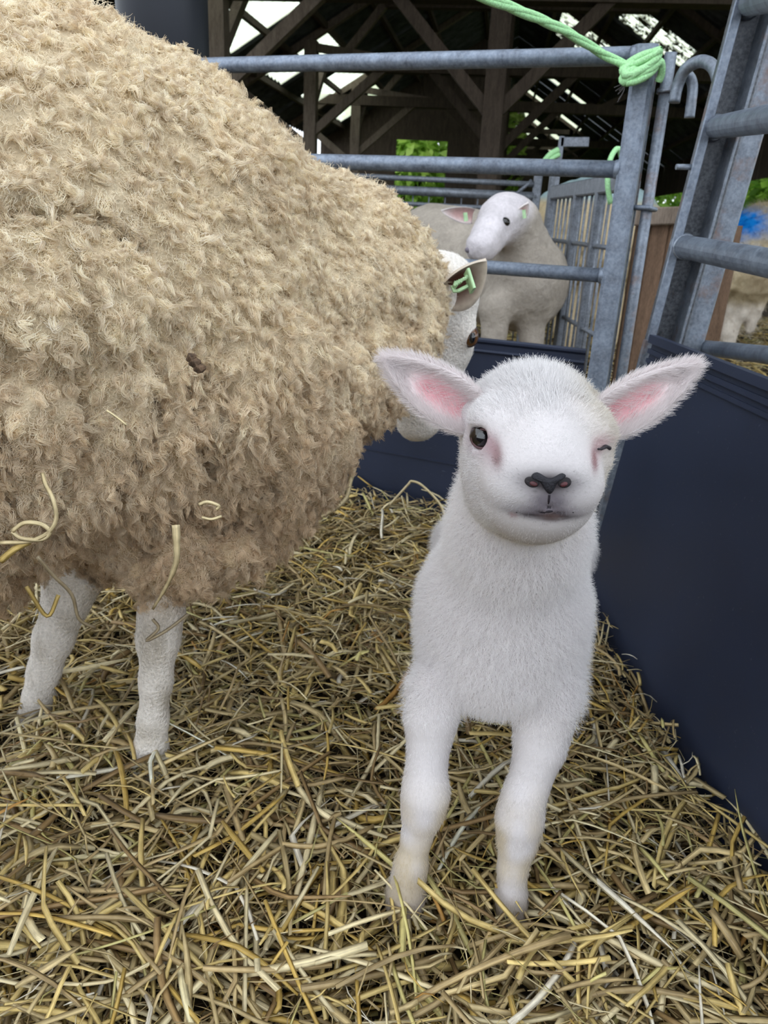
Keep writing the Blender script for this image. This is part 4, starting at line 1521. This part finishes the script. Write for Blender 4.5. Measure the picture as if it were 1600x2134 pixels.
def stalks(N, xr, yr, lmin, lmax, wmin, wmax, top, depth, K=5, seed=0, pen=True, tilt=0.13, bend=0.14, kink=0.35, hf=None):
    g = np.random.default_rng(seed)
    x = g.uniform(*xr, N); y = g.uniform(*yr, N)
    L = lmin + (lmax - lmin) * g.random(N) ** 1.6
    W = wmin + (wmax - wmin) * g.random(N) ** 1.5
    az = g.random(N) * 2 * math.pi
    el = g.normal(0, tilt, N)
    lay = g.random(N)
    z = (hf or ground_h)(x, y) - depth + (depth + top) * lay
    c = np.stack([x, y, z], 1)
    d = np.stack([np.cos(az) * np.cos(el), np.sin(az) * np.cos(el), np.sin(el)], 1)
    s = np.stack([-np.sin(az), np.cos(az), np.zeros(N)], 1)
    u = np.cross(d, s); u[u[:, 2] < 0] *= -1
    ts = np.linspace(-0.5, 0.5, K)
    curv = g.normal(0, bend, N) * L; curvz = g.normal(-0.02, 0.06, N) * L
    P = c[:, None] + d[:, None] * (L[:, None] * ts)[..., None] + s[:, None] * (curv[:, None] * (ts ** 2))[..., None] * 1.0 + u[:, None] * (curvz[:, None] * 4 * (ts ** 2 - .08))[..., None]
    # a fold in some stalks
    kk = g.random(N) < kink
    kt = g.uniform(-0.25, 0.25, N); ka = g.normal(0, 0.55, N)
    add = np.clip(ts[None] - kt[:, None], 0, None) * (kk * ka * L)[:, None]
    P = P + s[:, None] * add[..., None]
    addz = np.clip(ts[None] - kt[:, None], 0, None) * (kk * g.normal(0, 0.16, N) * L)[:, None]
    P[:, :, 2] += addz
    roll = g.normal(0, 0.45, N)
    s2 = s * np.cos(roll)[:, None] + u * np.sin(roll)[:, None]
    u2 = np.cross(d, s2); 
    tp = np.where(g.random(N) < 0.45, g.uniform(0.4, 0.92, N), 0.08)
    wv = W[:, None] * (1 - tp[:, None] * np.clip(ts * 2, 0, 1) ** 2 - 0.5 * tp[:, None] * np.clip(-ts * 2, 0, 1) ** 3)
    th = wv * g.choice([0.06, 0.10, 0.16, 0.45], N)[:, None]
    V = np.stack([P - s2[:, None] * (wv / 2)[..., None], P + u2[:, None] * (th / 2)[..., None], P + s2[:, None] * (wv / 2)[..., None], P - u2[:, None] * (th / 2)[..., None]], 2)   # N,K,4,3
    if pen:
        ok = inside(P[:, 0, 0], P[:, 0, 1]) & inside(P[:, -1, 0], P[:, -1, 1]) & inside(P[:, K // 2, 0], P[:, K // 2, 1])
    else:
        ok = np.ones(N, bool)
    ci = g.choice(len(PAL), N, p=PALW / PALW.sum())
    col = PAL[ci] * (0.72 + 0.42 * g.random(N))[:, None]
    return V[ok], np.clip(col[ok], 0, 1), P[ok], W[ok]


def stalk_faces(N, K):
    b = np.arange(K - 1)[:, None] * 4 + np.arange(4)[None]
    nx = np.arange(K - 1)[:, None] * 4 + (np.arange(4)[None] + 1) % 4
    q = np.stack([b, nx, nx + 4, b + 4], -1).reshape(-1, 4)
    q = np.concatenate([q, [[3, 2, 1, 0]], [[(K - 1) * 4 + i for i in range(4)]]])
    return (q[None] + (np.arange(N) * K * 4)[:, None, None]).reshape(-1, 4)


def suv(me, N, K, seed=0):
    g = np.random.default_rng(seed)
    a = me.attributes.new('suv', 'FLOAT_VECTOR', 'POINT')
    A = np.zeros((N, K, 4, 3), np.float32)
    A[..., 0] = np.array([-1, 0, 1, 0.4])[None, None] * 2.2 + (g.random(N) * 200)[:, None, None]
    A[..., 1] = np.linspace(0, 2.5, K)[None, :, None]
    A[..., 2] = (g.random(N) * 200)[:, None, None]
    a.data.foreach_set('vector', A.ravel())


def litter(name, sets, parent, kind='stuff'):
    Vs, Fs, Cs = [], [], []; off = 0
    for V, col, P, W in sets:
        N, K = V.shape[:2]
        Vs.append(V.reshape(-1, 3)); Fs.append(stalk_faces(N, K) + off); Cs.append(np.repeat(col, K * 4, 0)); off += N * K * 4
    me = mesh_from(name, np.concatenate(Vs), np.concatenate(Fs), np.concatenate(Cs))
    a = me.attributes.new('suv', 'FLOAT_VECTOR', 'POINT')
    A = []
    for V, col, P, W in sets:
        N, K = V.shape[:2]
        B = np.zeros((N, K, 4, 3), np.float32); g = np.random.default_rng(N)
        B[..., 0] = np.array([-1, 0, 1, 0.4])[None, None] * 2.2 + (g.random(N) * 200)[:, None, None]
        B[..., 1] = np.linspace(0, 2.5, K)[None, :, None]
        B[..., 2] = (g.random(N) * 200)[:, None, None]
        A.append(B.reshape(-1, 3))
    a.data.foreach_set('vector', np.concatenate(A).ravel())
    o = link(name, me, M_straw, parent)
    if kind: o['kind'] = kind
    return o


bed = empty('straw_bedding', (0, 0.8, 0))
tag(bed, 'deep loose golden straw bedding covering the floor of the pen', 'straw')
XR = (-1.0, 0.45)
big = stalks(8500, XR, (0.16, 1.72), .04, .15, .0036, .0084, 0.030, 0.055, 5, 1, tilt=0.17)
mid = stalks(15000, XR, (0.16, 1.72), .02, .085, .0022, .0052, 0.028, 0.055, 5, 2, kink=0.5, tilt=0.2)
fine = stalks(9000, XR, (0.16, 1.72), .02, .08, .0008, .0020, 0.026, 0.02, 4, 3, bend=0.9)
upr = stalks(700, XR, (0.2, 1.68), .04, .10, .0018, .0040, 0.024, 0.0, 5, 4, tilt=0.55)
# the 300 stalks that show largest lie on top, each a part of its own
hero = stalks(1500, (-0.55, 0.42), (0.22, 0.75), .06, .17, .0038, .0072, 0.028, -0.012, 7, 5, kink=0.6, bend=0.15)
vis = np.array([(lambda q: 0 < q[0] < 1600 and 1300 < q[1] < 2134)(pix(p[3])) for p in hero[2]])
HV, HC, HP, HW = [a[vis] for a in hero]
size = np.linalg.norm(HP[:, -1] - HP[:, 0], axis=1) * HW
order = np.argsort(-size)[:300]
for i in order:
    me = mesh_from('straw_stalk', HV[i].reshape(-1, 3), stalk_faces(1, 7), np.repeat(np.clip(HC[i:i + 1] * 1.1, 0, 1), 28, 0))
    suv(me, 1, 7, int(i))
    link('straw_stalk', me, M_straw, bed)
flk = stalks(3000, XR, (0.16, 1.72), .025, .09, .0055, .0100, 0.022, 0.02, 5, 6, kink=0.6, bend=0.4)
litter('loose_straw', [big, mid, fine, upr, flk], bed)


# single stalks that stand out
def stalk(name, pts, w, col, label, parent=None, n=5, flat=0.14):
    P = np.array(spline(pts, n)); K = len(P)
    V = []
    for i, p in enumerate(P):
        d = unit(P[min(i + 1, K - 1)] - P[max(i - 1, 0)])
        vw = unit(p - CAM)
        s = unit(np.cross(d, vw)); u = np.cross(s, d)
        ww = w[i * len(w) // K] if hasattr(w, '__len__') else w
        V.append([p - s * ww / 2, p - u * ww * flat / 2, p + s * ww / 2, p + u * ww * flat / 2])
    V = np.array(V)[None]
    me = mesh_from(name, V.reshape(-1, 3), stalk_faces(1, K), np.tile(lin(*col), (K * 4, 1)))
    suv(me, 1, K, K)
    o = link(name, me, M_straw, parent)
    if label: tag(o, label, 'straw')
    return o


GOLD, PALE, GREY = (212, 184, 112), (226, 208, 164), (176, 160, 132)
fl = lambda x, y, Y: at(x, y, Y)
stalk('straw_stalk', [fl(366, 1094, .545), fl(368, 1130, .545), fl(366, 1175, .55), fl(345, 1225, .57), fl(318, 1270, .60)], [.0062, .0050, .0046, .0034, .0024], PALE, "pale split straw hanging from the ewe's elbow wool in front of her leg")
stalk('straw_stalk', [fl(0, 1131, .50), fl(60, 1128, .50), fl(100, 1110, .50), fl(117, 1080, .50), fl(110, 1040, .50), fl(95, 1010, .51), fl(88, 985, .52)], .0030, PALE, "long pale straw curving up the ewe's lower flank")
stalk('straw_stalk', [fl(24, 1108, .50), fl(50, 1090, .50), fl(85, 1092, .50), fl(104, 1108, .50), fl(88, 1124, .50), fl(45, 1122, .50), fl(24, 1108, .50)], .0032, PALE, "looped dry straw blade caught in the ewe's lower flank wool")
stalk('straw_stalk', [fl(0, 1170, .50), fl(30, 1145, .50), fl(62, 1128, .51)], .0050, GOLD, "short thick straw poking from under the ewe's belly at the left edge")
stalk('straw_stalk', [fl(78, 1160, .54), fl(112, 1200, .56), fl(150, 1240, .58), fl(165, 1290, .60), fl(200, 1310, .62)], .0030, GREY, "bent grey straw dangling below the belly toward the far leg")
stalk('straw_stalk', [fl(55, 1222, .58), fl(98, 1284, .60), fl(122, 1240, .60)], .0036, GOLD, 'sharply folded yellow straw hanging under the belly')
stalk('straw_stalk', [fl(318, 1290, .69), fl(330, 1310, .69), fl(305, 1335, .69), fl(345, 1315, .69), fl(392, 1280, .69)], .0034, GREY, "crooked straw lying across the ewe's near foreleg")
stalk('straw_stalk', [fl(700, 1058, .90), fl(655, 1082, .88), fl(715, 1045, .92), fl(730, 1000, .95), fl(738, 976, .96)], .0070, PALE, "broad pale stalk leaning up beside the ewe's chest")
stalk('straw_stalk', [fl(812, 1052, 1.36), fl(850, 1010, 1.38), fl(858, 1003, 1.38), fl(880, 1012, 1.37), fl(915, 1048, 1.35), fl(930, 1082, 1.34)], .0046, PALE, 'thin straw bent into an arch against the back panel')
stalk('straw_stalk', [fl(1544, 1622, .72), fl(1530, 1690, .70), fl(1516, 1765, .68)], .0060, PALE, 'upright cut straw standing against the right-hand panel')
stalk('straw_stalk', [fl(222, 855, .50), fl(244, 870, .50), fl(264, 886, .50)], .0016, PALE, "tiny straight straw fragment stuck in the ewe's shoulder wool")
stalk('straw_stalk', [fl(414, 1052, .56), fl(432, 1046, .56), fl(456, 1054, .56), fl(450, 1062, .56)], .0028, PALE, "small curled straw flake in the wool above the ewe's elbow")
stalk('straw_stalk', [fl(420, 1078, .56), fl(440, 1082, .56), fl(462, 1076, .56)], .0024, PALE, "thin straw sliver in the fold above the ewe's elbow")
# dung fleck in the fleece
m = MB()
for q in range(5):
    p = at(398 + 5 * q, 744 + 6 * q + 3 * (q % 2), .487)
    m.tube([p + (-.002, 0, -.002), p + (.0005, -.002, .0005), p + (.003, 0, .001)], [.0016, .0030, .0014], 7)
o = m.build('dirt_clump', mat_plain('dry_dung', (78, 62, 48), 0.95, 0.4, 400), None)
tag(o, "small dark clump of dirt stuck in the ewe's fleece", 'dirt')
# ------------------------------------------------------------------ sheep and pens behind
M_far_hide = mat_attr('far_sheep_hide', 0.9, 0.08, 90, 0.3, 0.6, bdist=0.006)


def far_sheep(name, label, B, colf, h=0.009, lump=0.004, lf=45, hairn=0, hl=0.02):
    V, Q = B.mesh(h, smooth=3)
    N = vnormals(V, Q)
    V = V + N * (vnoise(V * lf, 71) * lump + vnoise(V * lf * .35, 72) * lump * 1.5)[:, None]
    N = vnormals(V, Q)
    c = V.mean(0)
    e = empty(name, (c[0], c[1], 0)); tag(e, label, 'sheep')
    link('body', mesh_from(name + '_body', V, Q, colf(V)), M_far_hide, e, True)
    if HAIR and hairn:
        dn_ = lambda P, n: np.tile([[0.0, 0.0, -1.0]], (len(P), 1))
        coat(V, Q, N, np.ones(len(V)), hairn, hl, dn_, colf, 'wool', e, lift=0.5, strand_r=0.0006, curl=0.002, K=5, back=0.1, jit=0.4)
    return e


# shorn ewe looking over the back hurdle
Y2 = 2.45
S2 = lambda x, y, dy=0.0: at(x, y, Y2 + dy)
b2 = Body()
hc = S2(1052, 460)
b2.ell(S2(1050, 450, .02), (0.068, 0.078, 0.064), (-0.6, -0.8, -0.3), k=0.03)
b2.cone(S2(1038, 462, -.02), S2(1000, 512, -.12), 0.062, 0.043, 0.03)
b2.cone(S2(1036, 480, -.01), S2(1004, 522, -.10), 0.046, 0.030, 0.03)
b2.cone(S2(1080, 470, .06), S2(1095, 560, .12), 0.072, 0.115, 0.05)
b2.ell(S2(1092, 595, .14), (0.125, 0.13, 0.13), k=0.05)
b2.cone(S2(1085, 590, .25), S2(985, 560, .75), 0.16, 0.19, 0.06)
b2.cone(S2(960, 530, .66), S2(900, 520, .78), 0.17, 0.17, 0.05)
for x, dy in ((1030, .06), (1108, .10)):
    b2.chain([S2(x, 640, dy), S2(x, 700, dy), S2(x - 2, 760, dy), np.array([*(S2(x - 4, 800, dy)[:2]), -0.04])], [.055, .036, .028, .03], 0.03)


def c2(P):
    g = np.stack([np.zeros(len(P))] * 3, 1)
    d = ((P - hc) * np.array([1, 1, 1])) @ unit((-0.75, -0.45, 0.55))
    f = smoothstep(-0.07, 0.0, d)
    c = mixc(lin(190, 179, 167), lin(230, 222, 226), f)
    return c * (0.9 + 0.12 * vnoise(P * 30, 3))[:, None]


s2 = far_sheep('ewe', 'shorn beige ewe with white face looking over the back hurdle', b2, c2, 0.008, 0.002)
pinkc, whc = np.array(lin(216, 176, 172)), np.array(lin(232, 222, 220))
for rt, tp_, nm, w in ((S2(985, 447, .0), S2(920, 440, -.02), (0.2, -0.9, -0.35), 0.030), (S2(1072, 455, -.02), S2(1102, 424, -.04), (0.5, -0.9, -0.1), 0.028)):
    V, F, inn = ear_mesh(rt, tp_, nm, w, 0.6, 0.008)
    link('ear', mesh_from('far_ear', V, F, mixc(whc, pinkc, np.clip(inn * 1.1, 0, 1))), bpy.data.materials['ewe_ear_skin'], s2, True)
V, F = ball(S2(1048, 463, -.078), 0.019, (1.1, 1, .8))
link('eye', mesh_from('far_eye', V, F), M_eye, s2, True)
V, F = ball(S2(1032, 474, -.085), 0.007, (0.6, 1, 1.8))
link('tear_mark', mesh_from('far_tear', V, F), mat_plain('tear_brown', (120, 78, 66)), s2, True)
for (x, y, w, h) in ((969, 452, .012, .026), (1091, 446, .010, .030)):
    m = MB(); m.beam(S2(x, y - 9, -.055), S2(x + 2, y + 9, -.055), w, 0.006, (0, -1, 0.2), 0.002)
    o = m.build('ear_tag', M_tag, s2)
V, F = ball(S2(977, 521, -.135), 0.012, (1.0, 0.7, 0.7))
link('nose', mesh_from('far_nose', V, F), mat_plain('far_nose_grey', (120, 112, 122)), s2, True)

# sheep with a blue mark, right edge
b3 = Body()
Y3 = 4.3
S3 = lambda x, y, dy=0.0: at(x, y, Y3 + dy)
b3.ell(S3(1605, 520, .1), (0.24, 0.30, 0.24), (1, 0.3, 0), k=0.08)
b3.ell(S3(1560, 550, 0), (0.16, 0.16, 0.19), k=0.08)
b3.cone(S3(1680, 540, .1), S3(1760, 560, .1), 0.2, 0.18, 0.08)
b3.cone(S3(1530, 530, -.05), S3(1512, 590, -.1), 0.075, 0.045, 0.05)
for pts in (((1528, 600), (1512, 650), (1510, 708)), ((1556, 600), (1540, 650), (1522, 712)), ((1660, 600), (1655, 650), (1650, 705)), ((1590, 590), (1580, 630), (1560, 690))):
    b3.chain([S3(*p) for p in pts], [.06, .032, .026], 0.04)
bm0 = S3(1548, 458, -.1)


def c3(P):
    c = mixc(lin(196, 180, 150), lin(176, 158, 130), np.clip(vnoise(P * 8, 5), 0, 1))
    f = np.clip(1.5 * np.exp(-(((P - bm0) / np.array([0.12, 0.5, 0.085])) ** 2).sum(1)) + 0.3 * vnoise(P * 40, 8), 0, 1) * (np.exp(-(((P - bm0) / np.array([0.16, 0.6, 0.12])) ** 2).sum(1)) > .25)
    lg = smoothstep(0.30, 0.22, P[:, 2])
    c = c * (1 - lg[:, None]) + np.array(lin(214, 204, 192)) * lg[:, None]
    return c * (1 - f[:, None]) + np.array(lin(20, 130, 215)) * f[:, None]


far_sheep('sheep', 'woolly sheep with a bright blue mark on its back at the right edge', b3, c3, 0.012, 0.008, 30, 9000, 0.03)

# sheep behind the barred rack
b4 = Body()
S4 = lambda x, y, dy=0.0: at(x, y, 4.1 + dy)
b4.ell(S4(1232, 488, .1), (0.30, 0.38, 0.26), (1, 0.1, 0), k=0.05)
for x in (1175, 1200, 1260, 1285):
    b4.chain([S4(x, 540, .1), np.array([*(S4(x, 640, .1)[:2]), -0.04])], [.07, .03], 0.04)


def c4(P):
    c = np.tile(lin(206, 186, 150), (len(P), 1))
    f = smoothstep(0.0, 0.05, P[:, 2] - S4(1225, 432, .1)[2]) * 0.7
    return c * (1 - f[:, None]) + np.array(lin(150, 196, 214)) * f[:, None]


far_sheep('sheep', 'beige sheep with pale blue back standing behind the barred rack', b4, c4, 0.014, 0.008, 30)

# far hurdle with wire grid, behind the shorn ewe
M_far = M_galv_far
Yf = 3.7
Fp = lambda x, y, dy=0.0: at(x, y, Yf + dy)
fh = empty('wire_hurdle', (*Fp(960, 500)[:2], 0))
tag(fh, 'grey welded wire hurdle with two top rails behind the shorn ewe', 'hurdle')
za, zb_ = Fp(960, 376)[2], Fp(960, 402)[2]
xa, xb = Fp(640, 400)[0], Fp(1118, 400)[0]
for z, r_ in ((za, .012), (zb_, .020), (Fp(960, 430)[2], .010), (0.25, .012)):
    m = MB(); m.tube([(xa, Yf + .12, z), (xb, Yf, z)], r_, 10); m.build('rail', M_far, fh, True)
for i in range(14):
    t = (i + .5) / 14
    x = xa + (xb - xa) * t; y = Yf + .12 * (1 - t)
    m = MB(); m.tube([(x, y, 0.0), (x, y, zb_)], 0.0035, 6); m.build('wire', M_far, fh, True)
for z in np.linspace(0.3, zb_ - 0.12, 4):
    m = MB(); m.tube([(xa, Yf + .12, z), (xb, Yf, z)], 0.0035, 6); m.build('wire', M_far, fh, True)
for x in (1118, 1150):
    p = Fp(x, 400)
    m = MB(); m.beam((p[0], Yf, -0.045), (p[0], Yf, Fp(x, 364)[2]), 0.034, 0.034, (0, 1, 0), 0.004); m.build('post', M_far, fh)
m = MB(); m.tube([Fp(1072, 408), Fp(1108, 376)], 0.008, 8); m.build('latch', M_far, fh, True)

# bracket on a post with twine
bk = empty('bracket_post', (*Fp(1170, 300)[:2], -0.045))
tag(bk, 'steel post carrying a small flat bracket above the barred rack', 'post')
p = Fp(1170, 290, -.2)
m = MB(); m.beam((p[0], p[1], -0.045), (p[0], p[1], Fp(1170, 284, -.2)[2]), 0.020, 0.020, (0, 1, 0), 0.002); m.build('post', M_far, bk)
m = MB(); m.beam(Fp(1168, 296, -.2), Fp(1226, 296, -.2), 0.02, 0.036, (0, 0, 1), 0.002); m.build('plate', M_far, bk)
t2 = empty('baling_twine', Fp(1150, 330, -.2)); tag(t2, 'loop of green twine tied under the flat bracket', 'twine')
m = MB(); m.tube(spline([Fp(1163, 312, -.21), Fp(1146, 322, -.22), Fp(1132, 338, -.22)], 5), 0.012, 8); m.build('strand', M_twine, t2, True)
m = MB(); m.tube(spline([Fp(1165, 322, -.21), Fp(1152, 328, -.22), Fp(1140, 340, -.22)], 5), 0.010, 8); m.build('strand', M_twine, t2, True)

# barred rack receding to the left
r0, r1 = at(1152, 413, 3.05), at(1322, 360, 2.05)
rk = empty('hay_rack', (*((r0 + r1) / 2)[:2], -0.045))
tag(rk, 'grey steel rack of close upright bars beside the shorn ewe', 'rack')
zt0 = (r0[2] + r1[2]) / 2
r0[2] = r1[2] = zt0
m = MB(); m.beam(r0, r1, 0.03, 0.045, (0, 0, 1), 0.004); m.build('top_rail', M_far, rk)
for z in (zt0 - 0.16, 0.32, 0.05):
    m = MB(); m.tube([(r0[0], r0[1], z), (r1[0], r1[1], z)], 0.007, 8); m.build('cross_bar', M_far, rk, True)
for i in range(16):
    t = i / 15
    p = r0 + (r1 - r0) * t
    m = MB(); m.tube([(p[0], p[1], 0.02), (p[0], p[1], zt0)], 0.0042, 6); m.build('bar', M_far, rk, True)
for t in (0.0, 0.42, 0.7, 1.0):
    p = r0 + (r1 - r0) * t
    m = MB(); m.beam((p[0], p[1], -0.045), (p[0], p[1], zt0), 0.03, 0.03, (0, 1, 0), 0.003); m.build('post', M_far, rk)
t3 = empty('baling_twine', at(1275, 380, 2.1)); tag(t3, 'green twine hanging over the barred rack near the hurdle post', 'twine')
m = MB(); m.tube(spline([at(1300, 350, 2.20), at(1290, 312, 2.19), at(1278, 318, 2.18), at(1268, 345, 2.17), at(1266, 385, 2.16), at(1272, 425, 2.16)], 5), 0.007, 8); m.build('strand', M_twine, t3, True)

# brown board crate between the rod and the leaning hurdle
cr = empty('board_partition', (*at(1380, 600, 2.5)[:2], -0.045))
tag(cr, 'brown upright wooden boards seen between the rod and the leaning hurdle', 'partition')
for i, (xl, xr_, yt) in enumerate(((1326, 1352, 470), (1354, 1392, 468), (1394, 1436, 462), (1438, 1480, 470))):
    a, b = at(xl, yt, 2.5), at(xr_, yt, 2.5)
    m = MB(); q = (a + b) / 2
    m.beam((q[0], 2.5, -0.045), (q[0], 2.5, q[2]), abs(b[0] - a[0]), 0.03, (0, 1, 0), 0.004); m.build('board', M_board, cr)
q0, q1 = at(1320, 452, 2.47), at(1440, 448, 2.47)
m = MB(); m.beam(q0, q1, 0.03, 0.05, (0, 0, 1), 0.004); m.build('top_board', M_timber, cr)
blk = empty('wooden_post', (*at(1520, 500, 2.9)[:2], -0.045))
tag(blk, 'short brown wooden post stub behind the right-hand rails', 'post')
p = at(1530, 478, 2.6)
m = MB(); m.beam((p[0] - .02, p[1], -0.045), (p[0] - .02, p[1], at(1530, 470, 2.6)[2]), 0.07, 0.06, (0, 1, 0), 0.006); m.build('shaft', M_board, blk)

# straw on the floor behind the pen
bb = empty('straw_bedding', (0.8, 3, 0)); tag(bb, 'trodden straw on the barn floor beyond the hurdles', 'straw')
flat = lambda x, y: np.full_like(x, -0.03)
f1_ = stalks(9000, (-0.3, 3.2), (1.75, 6.5), .08, .25, .006, .014, 0.02, 0.02, 4, 21, pen=False, hf=flat)
okk = ((f1_[2][:, 1, 0] - GA[0]) * GN[0] + (f1_[2][:, 1, 1] - GA[1]) * GN[1]) < -0.2
f1_ = tuple(a[okk] for a in f1_)
f2_ = stalks(5000, (0.50, 2.4), (0.7, 2.2), .05, .16, .003, .007, 0.02, 0.02, 4, 22, pen=False, hf=flat)
f2_ = tuple(a[((f2_[2][:, 1, 0] - PB0[0]) * PNn[0] + (f2_[2][:, 1, 1] - PB0[1]) * PNn[1]) < -0.10] for a in f2_)
litter('loose_straw', [f1_, f2_], bb)
